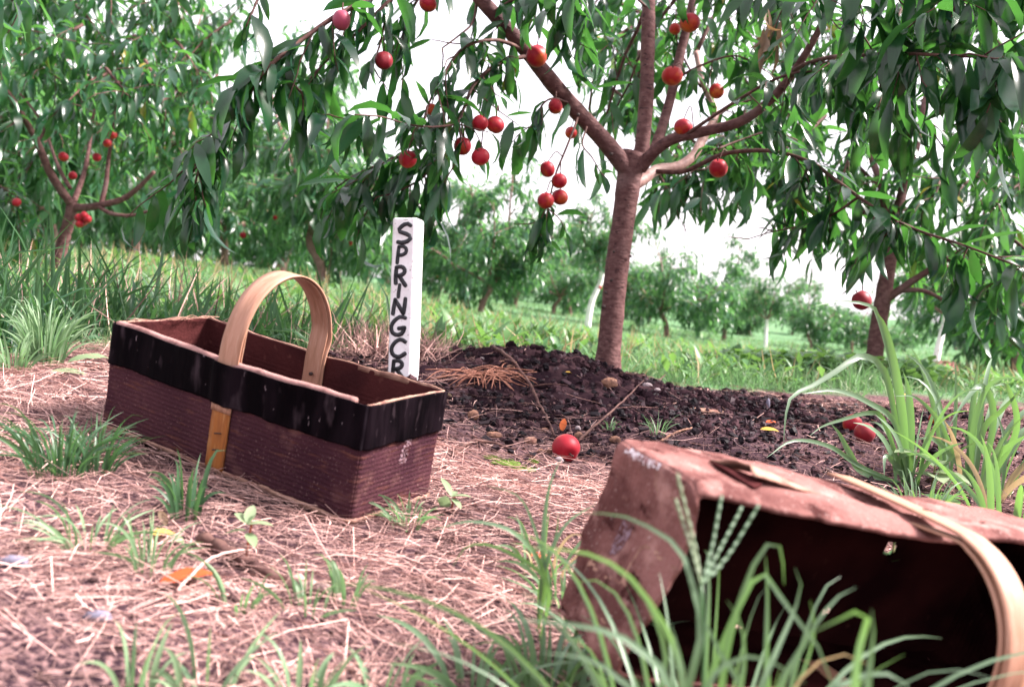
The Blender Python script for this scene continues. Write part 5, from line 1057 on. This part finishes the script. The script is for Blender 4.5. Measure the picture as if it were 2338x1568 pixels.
# seed stalk with five spikes
sk = empty('seed_stalk', P(1590, 2080, .62), 'grass stalk with five thin seed spikes before the tipped basket', 'seed stalk')
def part_tube(nm, rows, r, matl, root, sides=6, n=16):
    a = Acc(); tube(a, crv(np.array([P(*q) for q in rows]), n), r, sides); return link(nm, a.mesh(nm, matl, root.location), root)
part_tube('stem', [(1590, 2080, .62), (1602, 1640, .6), (1608, 1500, .6), (1605, 1400, .6), (1601, 1335, .6)], .0011, M['big_blade'], sk)
for e in ([(1601, 1335), (1585, 1240), (1548, 1090)], [(1601, 1335), (1575, 1240), (1545, 1148)], [(1601, 1335), (1625, 1250), (1646, 1140)], [(1601, 1335), (1640, 1260), (1690, 1165)], [(1601, 1335), (1660, 1270), (1728, 1160)]):
    pth = crv(np.array([P(u, v, .6 + .02 * i) for i, (u, v) in enumerate(e)]), 20); a = Acc(); tube(a, pth, .0006, 5)
    for i in range(3, 20):
        V, T = lump(4, 5, i, .2, .0011, .0011, .0032); t = nrm(pth[min(i + 1, 19)] - pth[i - 1]); s_ = orient(t[None], np.array([[1.0, .2, .3]]), 1.0)[0]
        a.add((V[:, [0, 2, 1]]) @ s_.T + pth[i] + s_[:, 0] * .0010 * (-1) ** i, (), T, .9)
    link('spike', a.mesh('spike', M['pale_leaf'] if e[1][0] < 1600 else M['big_blade'], sk.location), sk)
# left of the tipped basket: tall shoots
bE = on_ground(1240, 1310, .95)
clump('grass_plant', 'slim upright grass plant below the fallen peach, tip touching it', bE, [([(1240, 1310, .95), (1243, 1200, .96), (1255, 1110, .97), (1283, 1042, .98)], .0075), ([(1245, 1310, .95), (1215, 1190, .95), (1180, 1130, .95), (1110, 1108, .95)], .004), ([(1240, 1310, .95), (1290, 1200, .95), (1360, 1150, .96)], .006), ([(1245, 1310, .95), (1270, 1220, .95), (1275, 1170, .95)], .005), ([(1240, 1312, .93), (1180, 1220, .9), (1080, 1190, .9), (985, 1210, .9)], .0065), ([(1250, 1330, .9), (1150, 1255, .88), (1070, 1245, .88), (1030, 1300, .88)], .006)], 12, .07, .08, .004, M['big_blade'], 6, 'grass plant')
TUFTS = [  # u, v, d, n, height, spread, width, label, material
 (135, 1080, 1.02, 95, .070, .11, .0028, 'wide low green tuft on the straw before the basket\'s left corner', 'tall_grass'),
 (215, 1075, 1.02, 46, .070, .08, .0028, 'narrow green tuft touching the basket\'s left corner', 'tall_grass'),
 (100, 838, 1.75, 120, .11, .10, .0040, 'bushy fine green tuft left of the basket at the grass edge', 'grass'),
 (30, 850, 1.6, 40, .07, .08, .0040, 'small tuft at the left picture edge', 'grass'),
 (425, 1185, .98, 22, .075, .055, .0052, 'spiky green tuft below the orange strip of the basket', 'tall_grass'),
 (205, 1245, .88, 26, .05, .09, .0030, 'thin sparse tuft left of the orange fallen leaf', 'grass'),
 (340, 1300, .80, 22, .055, .07, .0034, 'sparse tuft just above the orange fallen leaf', 'grass'),
 (930, 1200, 1.08, 40, .035, .06, .0026, 'short fine tuft at the basket\'s near corner', 'grass'),
 (700, 1395, .76, 14, .045, .07, .0036, 'low tuft right of the dark bark strip\'s middle', 'grass'),
 (545, 1385, .76, 12, .05, .06, .0036, 'low tuft between orange leaf and bark strip', 'grass'),
 (790, 1385, .76, 12, .05, .04, .0040, 'tiny tuft at the lower end of the bark strip', 'grass'),
 (300, 1600, .66, 9, .055, .07, .0050, 'blurred tuft at the bottom edge, farthest left', 'grass'),
 (480, 1610, .64, 10, .055, .09, .0050, 'blurred tuft at the bottom edge, second from the left', 'grass'),
 (690, 1610, .64, 11, .06, .08, .0050, 'blurred tuft at the bottom edge below the bark strip', 'grass'),
 (870, 1610, .63, 16, .045, .09, .0055, 'blurred tuft at the bottom edge left of the centre', 'grass'),
 (1080, 1600, .66, 22, .05, .10, .0055, 'blurred low tuft at the bottom centre', 'grass'),
 (1250, 1590, .64, 44, .065, .10, .0055, 'blurred dense tuft at the bottom, left of the tipped basket', 'big_blade'),
 (1390, 1500, .74, 30, .07, .09, .0050, 'tuft hugging the tipped basket\'s lower left corner', 'big_blade'),
 (1290, 1400, .82, 26, .06, .08, .0040, 'tuft left of the tipped basket beside its end panel', 'grass'),
 (985, 930, 1.75, 10, .03, .03, .0022, 'wispy tuft beside the basket\'s far right corner', 'grass'),
 (1390, 985, 2.0, 14, .035, .04, .0022, 'wispy tuft right of the red fallen peach', 'grass'),
 (1500, 990, 2.05, 16, .05, .05, .0026, 'thin upright tuft behind the tipped basket\'s corner', 'grass'),
 (2100, 1230, 1.35, 50, .10, .12, .0050, 'low tangled tuft right behind the tipped basket\'s rim', 'big_blade'),
 (380, 870, 1.95, 60, .10, .10, .0040, 'tuft at the left end of the upright basket', 'grass'),
 (1950, 890, 3.3, 60, .12, .14, .0040, 'tuft at the foot of the right hand trunk', 'grass'),
]
for i, (u, v, d, n, h, sp, w, lab, mt) in enumerate(TUFTS):
    b = on_ground(u, v, d); clump('grass_tuft', lab, b, [], n, h, sp, w, M[mt], 100 + i, 'grass tuft', (0, 0), True)
def broad_leaf(root, base, d, L, W_, matl, up=(0, 0, 1), bend=.5, nm='leaf', wav=.012, seed=0):
    V, T = blade_tpl((0, .12, .3, .5, .7, .88, 1), tuple(q * W_ / L for q in (0, .28, .46, .5, .42, .22, 0)), bend, .25, 0, wav, seed); m3 = orient(np.array([d], float), np.array([up], float), L)[0]
    me = mesh_from(nm, V @ m3.T, [T], matl, True, {'rnd': np.full(len(V), (seed * .37) % 1)}); o = link(nm, me, root)
    if root is not None: o.location = tuple(np.asarray(base) - np.array(root.location))
    else: o.location = tuple(base)
    return o
def weed(label, base, stem_h, leaves, matl, r=.0016, stem_mat=None, name='weed', bend=.5):
    root = empty(name, base, label, 'weed'); base = np.asarray(base, float); a = Acc()
    if stem_h > 0: tube(a, crv(np.array([[0, 0, -.01], [.002, 0, stem_h * .5], [.004, .001, stem_h]]), 8), r, 7); link('stem', a.mesh('stem', stem_mat or M['shoot']), root)
    for i, (az, el, L, W_, hz) in enumerate(leaves):
        d = np.array([math.cos(az) * math.cos(el), math.sin(az) * math.cos(el), math.sin(el)]); broad_leaf(root, base + [0, 0, stem_h * hz], d, L, W_, matl, (0, 0, 1), bend, 'leaf', .02, i)
    return root
red_stem = mat('red_stem', (.30, .075, .04), .6, .3)
weed('pale green seedling with red stem and paddle leaves before the basket', on_ground(560, 1272, .90), .034, [(2.4, .5, .026, .013, 1), (1.6, .9, .026, .012, 1), (.1, .25, .027, .013, 1), (3.1, .0, .026, .012, .8), (-.9, -.2, .024, .012, .75), (.5, 1.2, .012, .009, 1)], M['pale_leaf'], .0013, red_stem)
s2 = weed('small seedling with slim leaves at the basket\'s near corner, right side', on_ground(1028, 1170, 1.12), .02, [(2.2, .8, .034, .010, 1), (.0, .3, .026, .010, 1), (-.8, -.2, .022, .010, .9), (3.4, .1, .02, .009, .9), (1.2, .5, .016, .009, 1)], M['pale_leaf'], .0011, red_stem)
tag(broad_leaf(None, on_ground(1012, 1170, 1.10, .006), (.1, -.4, .9), .018, .017, M['pale_leaf'], (0, -1, .3), .1, 'round_leaf'), 'round pale leaf standing beside the slim seedling', 'leaf')
wb = on_ground(2125, 1120, 1.62); weed('grey green weed with one broad heart shaped leaf behind the tipped basket', wb, .05, [(3.3, .5, .085, .062, 1), (-.5, .1, .07, .05, .7), (.9, .4, .06, .045, .9), (2.2, .2, .05, .04, .5), (-1.6, .2, .055, .04, .6)], M['pale_leaf'], .0018, None, 'weed', .6)
weed('small light green weed just above the tipped basket\'s far edge', on_ground(2140, 1175, 1.5), .025, [(.2, .3, .05, .03, 1), (1.8, .3, .045, .03, .9), (3.6, .1, .05, .032, .9), (5.0, .3, .05, .03, 1)], M['weed'])
for i, (u, d, lab) in enumerate(((1040, 3.3, 'dock weed with upright leaves just right of the sign post'), (1110, 3.5, 'dock weed with upright leaves left of the mound top'), (1150, 3.6, 'dock weed leaning right above the mound\'s left shoulder'), (990, 3.1, 'dock weed close behind the sign post\'s right side'), (860, 3.0, 'dock weed close left of the sign post'), (770, 3.0, 'dock weed seen through the basket handle'), (1580, 4.6, 'dark leafy weed in the meadow right of the big trunk'), (1010, 3.8, 'dock weed half hidden right of the sign post, farther back'), (1270, 3.9, 'low weed in the grass behind the mound\'s top'))):
    q = P(u, 800, d); q[2] = float(gh(q[0], q[1])); gw = np.random.default_rng(i); weed(lab, q, .03, [(gw.uniform(0, 6.28), gw.uniform(.5, 1.35), gw.uniform(.07, .17), gw.uniform(.022, .042), gw.uniform(0, 1)) for _ in range(12)], M['weed'] if i != 6 else M['tall_grass'], .003, None, 'dock_weed', .7)
hq = HOLE2 + FW * .045; hb_ = hq - UP * .03 + RT * .015; hb_[2] = float(gh(hb_[0], hb_[1])); hz_ = hq[2] - hb_[2]
weed('small green weed behind the tipped basket, seen through its round hole', hb_, max(hz_, .02), [(2.6, .2, .05, .035, 1), (.4, .5, .05, .035, .8), (4.4, .3, .045, .03, .9), (1.5, .9, .04, .03, 1), (5.4, .7, .045, .03, 1)], M['weed'], .0014)
# leafy ground cover before the right-hand tree
N0 = 5200; u = np.concatenate([gg.normal(1880, 90, N0 // 2), gg.uniform(1650, 2150, N0 // 2)]); d = gg.uniform(4.0, 6.2, N0); q = CAM + d[:, None] * (FW + RT * ((u - 1169) / FPX)[:, None]); x, y = q[:, 0], q[:, 1]; z = gh(x, y); az = gg.uniform(0, 6.28, N0); dr = np.stack([np.cos(az), np.sin(az), gg.uniform(-.1, .9, N0)], -1)
tag(link('ground_cover', stuff_mesh('ground_cover', LEAF_LO, gg.integers(0, 4, N0), np.stack([x, y, z + gg.uniform(.01, .11, N0)], -1), orient(dr, np.tile([0, 0, 1.0], (N0, 1)), gg.uniform(.05, .09, N0), 0, 2.2), gg.random(N0), M['weed'])), 'bright leafy ground cover between mound and right hand tree', 'ground cover', None, 'stuff')

# ------------------------------------------------------------------ things lying on the ground
def put(name, label, cat, V, T, base, matl, lift=0.0, group=None, Q_=()):
    a = Acc(); a.add(V, Q_, T); o = link(name, a.mesh(name, matl), None, tuple(np.asarray(base) + [0, 0, lift])); return tag(o, label, cat, group)
for (u, v, px, d, mt, lab, tl) in ((1290, 1021, 65, 1.75, 'peach', 'red fallen peach lying on the soil between the two baskets', (1.9, .2, .4)), (1944, 966, 46, 2.35, 'peach', 'upper left of two fallen peaches behind the arching grass', (.5, .3, 1)), (1972, 988, 46, 2.3, 'peach_dark', 'lower right of two fallen peaches behind the arching grass', (1.2, .5, 2)), (2131, 955, 25, 3.0, 'peach_gold', 'golden fallen peach in the grass near the right edge', (.5, 1, 2))):
    b = on_ground(u, v + px * .48, d); dd = float((b - CAM) @ FW); dia = px * dd / FPX; peach_obj('fallen_peach', lab, b + [0, 0, dia * .46], dia, M[mt], 'fallen peaches', int(u), tl)
def stick(label, rows, r0, r1, name='twig', matl='twig', lift=.004, cat='twig', ground=True, kids=()):
    pts_ = np.array([on_ground(u, v, d) + [0, 0, lift + h] for (u, v, d, h) in rows]); root = empty(name, pts_[0], label, cat); a = Acc(); p = crv(pts_, 22); p = p + gg.normal(0, r0 * .25, p.shape); tube(a, p, np.linspace(r0, r1, 22), 7, .5, .2); link('stem', a.mesh('stem', M[matl], pts_[0]), root)
    for (f, dx, dy, dz) in kids:
        a = Acc(); q0 = p[int(f * 21)]; tube(a, crv(np.array([q0, q0 + np.array([dx, dy, dz]) * .5 + [0, 0, .004], q0 + [dx, dy, dz]]), 8), [r1, r1, r1 * .9, r1 * .8, r1 * .7, r1 * .6, r1 * .5, r1 * .4], 5); link('side_shoot', a.mesh('side_shoot', M[matl], pts_[0]), root)
    return root
stick('long dark twig running down the mound\'s front to the red fallen peach', [(1125, 812, 2.5, .02), (1158, 836, 2.5, .02), (1189, 868, 2.4, .014), (1214, 901, 2.3, .01), (1234, 943, 2.1, .008), (1251, 974, 2.0, .006), (1268, 1002, 1.9, .003)], .0052, .0022, kids=((.35, -.03, -.04, .012), (.55, .08, -.02, .012), (.75, -.05, -.03, .01)))
stick('straight reddish twig leaning on the mound right of the red fallen peach', [(1318, 1016, 1.9, .004), (1380, 977, 2.1, .02), (1430, 941, 2.3, .03), (1466, 906, 2.45, .035)], .0030, .0014)
stick('pale curved twig lying left of the red fallen peach', [(1032, 1044, 1.75, 0), (1074, 1024, 1.8, .006), (1116, 1020, 1.85, .004), (1178, 1031, 1.8, 0)], .0042, .0022)
stick('thin dry stem lying on the grass right of the big trunk', [(1415, 866, 2.9, .012), (1460, 868, 2.95, .01), (1510, 874, 2.95, .006)], .0022, .0014)
stick('short twig sticking up right of the big trunk', [(1497, 880, 2.9, 0), (1522, 872, 2.95, .03), (1548, 868, 2.95, .055)], .0022, .0012)
stick('dark twig beside the sign post at the mound\'s left foot', [(985, 868, 2.2, 0), (1020, 870, 2.25, .004), (1062, 876, 2.3, 0)], .0045, .003)
stick('pale stick pointing right behind the tipped basket\'s corner', [(1508, 1012, 1.95, 0), (1540, 1002, 2.0, .008), (1578, 994, 2.05, .012)], .0028, .0018, matl='pit')
stick('dark stick beside the pale leaf left of the upright basket', [(160, 846, 1.75, 0), (200, 845, 1.75, .004), (243, 848, 1.75, 0)], .0060, .004)
stick('thin dry stem standing against the basket\'s front', [(690, 1185, 1.12, .0), (655, 1150, 1.15, .004), (620, 1128, 1.2, .012)], .0014, .0007, matl='pit', name='dry_stem', cat='stem')
stick('dark weathered bark strip lying in the straw before the baskets', [(452, 1246, .92, .006), (505, 1270, .90, .008), (562, 1300, .88, .004), (620, 1325, .86, .003), (672, 1342, .85, .001)], .0072, .0048, 'bark_strip', 'twig', .003, 'bark')
stick('pale brown bent stick at the lower end of the bark strip', [(668, 1345, .84, .002), (720, 1358, .83, .005), (765, 1372, .82, .004), (782, 1388, .82, 0)], .0066, .0040, 'stick', 'bark_pale', .003, 'stick')
stick('long straw coloured stem crossing the orange leaf', [(400, 1385, .80, .01), (470, 1335, .84, .02), (540, 1292, .88, .012), (575, 1275, .9, .004)], .0016, .0010, 'dry_stem', 'straw', .004, 'stem')
for i, (u, v, d, s, mt, lab, nm) in enumerate([
 (1391, 886, 2.7, (.021, .016, .014), 'pit', 'large ridged peach pit beside the big trunk\'s foot', 'peach_pit'), (1080, 955, 2.1, (.012, .010, .011), 'pit', 'brown peach pit right of the basket\'s far corner', 'peach_pit'),
 (1094, 838, 2.55, (.009, .007, .007), 'stone', 'small grey stone on the mound\'s left shoulder', 'pebble'), (1100, 824, 2.6, (.007, .006, .005), 'stone', 'tiny grey stone highest on the mound\'s left shoulder', 'pebble'), (1146, 834, 2.55, (.010, .008, .007), 'pit', 'brown pit beside the top of the long twig', 'peach_pit'), (1165, 843, 2.55, (.010, .008, .007), 'pit', 'reddish pit just under the top of the long twig', 'peach_pit'),
 (1321, 1000, 1.85, (.009, .008, .008), 'pit', 'round pit touching the fallen peach\'s right side', 'peach_pit'), (1404, 1010, 1.9, (.012, .009, .008), 'pit', 'oval tan pit between fallen peach and tipped basket', 'peach_pit'), (1319, 983, 1.95, (.006, .006, .006), 'stone', 'little grey stone above the round pit', 'pebble'), (1234, 1034, 1.75, (.008, .006, .005), 'pit', 'flat tan pit left of the fallen peach', 'peach_pit'), (1256, 1036, 1.74, (.010, .008, .006), 'pit', 'dark pit half under the fallen peach', 'peach_pit'),
 (1276, 1056, 1.66, (.008, .007, .007), 'stone', 'white pebble below the fallen peach', 'pebble'), (1478, 885, 2.75, (.013, .010, .008), 'stone', 'pinkish stone right of the ridged pit', 'stone'), (1500, 894, 2.7, (.009, .008, .006), 'stone', 'smaller pinkish stone touching the pinkish one', 'stone'), (1128, 998, 1.95, (.016, .012, .006), 'pit', 'flat reddish clod left of the pale husk', 'clod'),
 (221, 1416, .74, (.012, .009, .005), 'bluestone', 'blue grey stone in the straw at lower left', 'stone'), (28, 1292, .86, (.014, .010, .006), 'bluestone', 'dark blue stone at the left edge', 'stone'), (1752, 932, 2.5, (.006, .004, .016), 'bluestone', 'grey flake standing in the soil right of the mound', 'stone flake'), (1610, 940, 2.5, (.045, .022, .005), 'torn', 'flat pale wood flake on the mound\'s right slope', 'wood flake'), (1212, 1012, 1.85, (.013, .010, .008), 'torn', 'pale crumpled husk left of the fallen peach', 'husk'), (1244, 984, 1.95, (.008, .006, .004), 'pit', 'small brown husk at the long twig\'s lower end', 'husk'), (430, 1330, .84, (.010, .007, .005), 'mound', 'dark clod beside the orange leaf\'s tip', 'clod')]):
    V, T = lump(8, 12, 300 + i, .22, *s); b = on_ground(u, v, d); put(nm.replace(' ', '_'), lab, nm.split()[-1], V, T, b, M[mt], s[2] * .55)
for i, (u, v, d, L, W_, mt, dr, bend, lab) in enumerate([
 (362, 1343, .82, .050, .019, 'orange_leaf', (.9, .25, .38), .5, 'orange fallen leaf curled on the straw at lower left'), (1200, 1278, .98, .034, .014, 'orange_leaf', (1, .1, .15), .6, 'orange and yellow fallen leaf left of the tipped basket'),
 (340, 1232, .92, .030, .013, 'yellow_leaf', (.8, .5, .2), .6, 'tan curled leaf above the orange one'), (385, 1232, .92, .028, .010, 'pale_leaf', (.7, -.6, .1), .5, 'pale leaf lying beside the tan curled leaf'), (378, 1212, .95, .020, .010, 'dry_leaf', (-.4, .2, .8), .5, 'dark dry leaf standing behind the pale leaf'),
 (150, 838, 1.7, .075, .026, 'pale_leaf', (.7, .1, .5), .9, 'pale green leaf propped on the stick left of the basket'), (115, 855, 1.65, .055, .018, 'pale_leaf', (.9, .2, .1), .3, 'flat pale leaf lying left of the propped leaf'),
 (1282, 992, 1.92, .030, .014, 'orange_leaf', (.1, .3, .9), .6, 'orange dry leaf standing right behind the fallen peach'), (1168, 836, 2.55, .024, .008, 'yellow_leaf', (1, -.3, .1), .4, 'narrow yellow leaf at the mound\'s top beside the twig'), (1290, 856, 2.6, .022, .008, 'yellow_leaf', (1, -.2, .1), .4, 'narrow yellow leaf on the mound left of the trunk'),
 (1735, 985, 2.3, .040, .016, 'yellow_leaf', (.8, -.3, .2), .5, 'bright yellow leaf on the soil right of the mound'), (1748, 970, 2.35, .030, .014, 'orange_leaf', (.8, .3, .3), .6, 'orange leaf just above the bright yellow one'), (1575, 1378, .86, .02, .012, 'yellow_leaf', (.5, .2, .5), .3, 'pale bud like leaf inside the mouth of the tipped basket'), (1530, 1470, .56, .022, .008, 'orange_leaf', (.2, .1, 1), .3, 'orange tipped leaf in the big foreground grass clump'), (1010, 905, 2.0, .03, .012, 'dry_leaf', (.6, -.6, .2), .6, 'dry curled leaf at the basket\'s far right corner'),
 (2060, 905, 3.2, .05, .018, 'yellow_leaf', (.9, .2, .1), .4, 'pale yellow leaf on the soil near the right hand trunk')]):
    tag(broad_leaf(None, on_ground(u, v, d, .005), dr, L, W_, M[mt], (0, -.3, 1), bend, 'fallen_leaf', .05, i), lab, 'leaf', 'fallen leaves')
# bunch of fine roots on the mound's left shoulder
a = Acc(); rb = on_ground(1110, 868, 2.45)
for k in range(70):
    az = gg.uniform(0, 6.28); L = gg.uniform(.04, .13); q = rb + [gg.normal(0, .035), gg.normal(0, .02), gg.uniform(.004, .02)]; e = q + [math.cos(az) * L, math.sin(az) * L * .5, 0]; e[2] = float(gh(e[0], e[1])) + gg.uniform(.002, .014)
    tube(a, crv(np.array([q, (q + e) / 2 + [0, 0, gg.uniform(0, .016)], e]), 7), .0011 * gg.uniform(.6, 1.4), 4, gg.random())
tag(link('root_bunch', a.mesh('root_bunch', M['root'], rb), None, tuple(rb)), 'tangled reddish fine roots on the mound beside the sign post', 'roots')
# moss cushions
for i, (u, v, d, s, lab) in enumerate(((1150, 1060, 1.65, .030, 'largest green moss cushion left of the fallen peach'), (1122, 1048, 1.68, .014, 'small moss cushion left of the largest one'), (1188, 1072, 1.6, .022, 'moss cushion nearest the fallen peach'), (1215, 1056, 1.66, .012, 'tiny moss cushion under the fallen peach'))):
    V, T = lump(8, 14, 500 + i, .5, s, s * .7, s * .18); n = len(V); a = Acc(); a.add(V, (), T, .3); g_ = np.random.default_rng(i)
    for k in range(160):
        q = V[g_.integers(0, n // 2)] * g_.uniform(.8, 1.02); v2, t2 = BLADE_LO[k % 4]; a.add(v2 @ orient(np.array([[g_.normal(0, .5), g_.normal(0, .5), 1]]), g_.normal(0, 1, (1, 3)), .006, 0, 2.5)[0].T + q, (), t2, g_.random())
    b = on_ground(u, v, d); tag(link('moss_cushion', a.mesh('moss_cushion', M['moss']), None, tuple(b)), lab, 'moss')
# bark heap at the white trunk
hb = P(2150, 890, 7.0); hb[2] = float(gh(hb[0], hb[1])); n = 900; q = gg.normal(0, 1, (n, 2)) * [.09, .09]; r_ = np.hypot(q[:, 0], q[:, 1]); V, T, own = inst(CH, gg.integers(0, 8, n), np.stack([q[:, 0] * 1.3, q[:, 1], .13 * np.exp(-(r_ / .12) ** 2) * gg.uniform(.5, 1, n)], -1), orient(gg.normal(0, 1, (n, 3)) * [1, 1, .4], np.tile([0, 0, 1.0], (n, 1)), gg.uniform(.012, .035, n)))
tag(link('bark_heap', mesh_from('bark_heap', V, [T], M['barkpile'], False, {'rnd': gg.random(n)[own]}), None, tuple(hb)), 'heap of reddish bark pieces at the foot of the white trunk', 'bark heap')
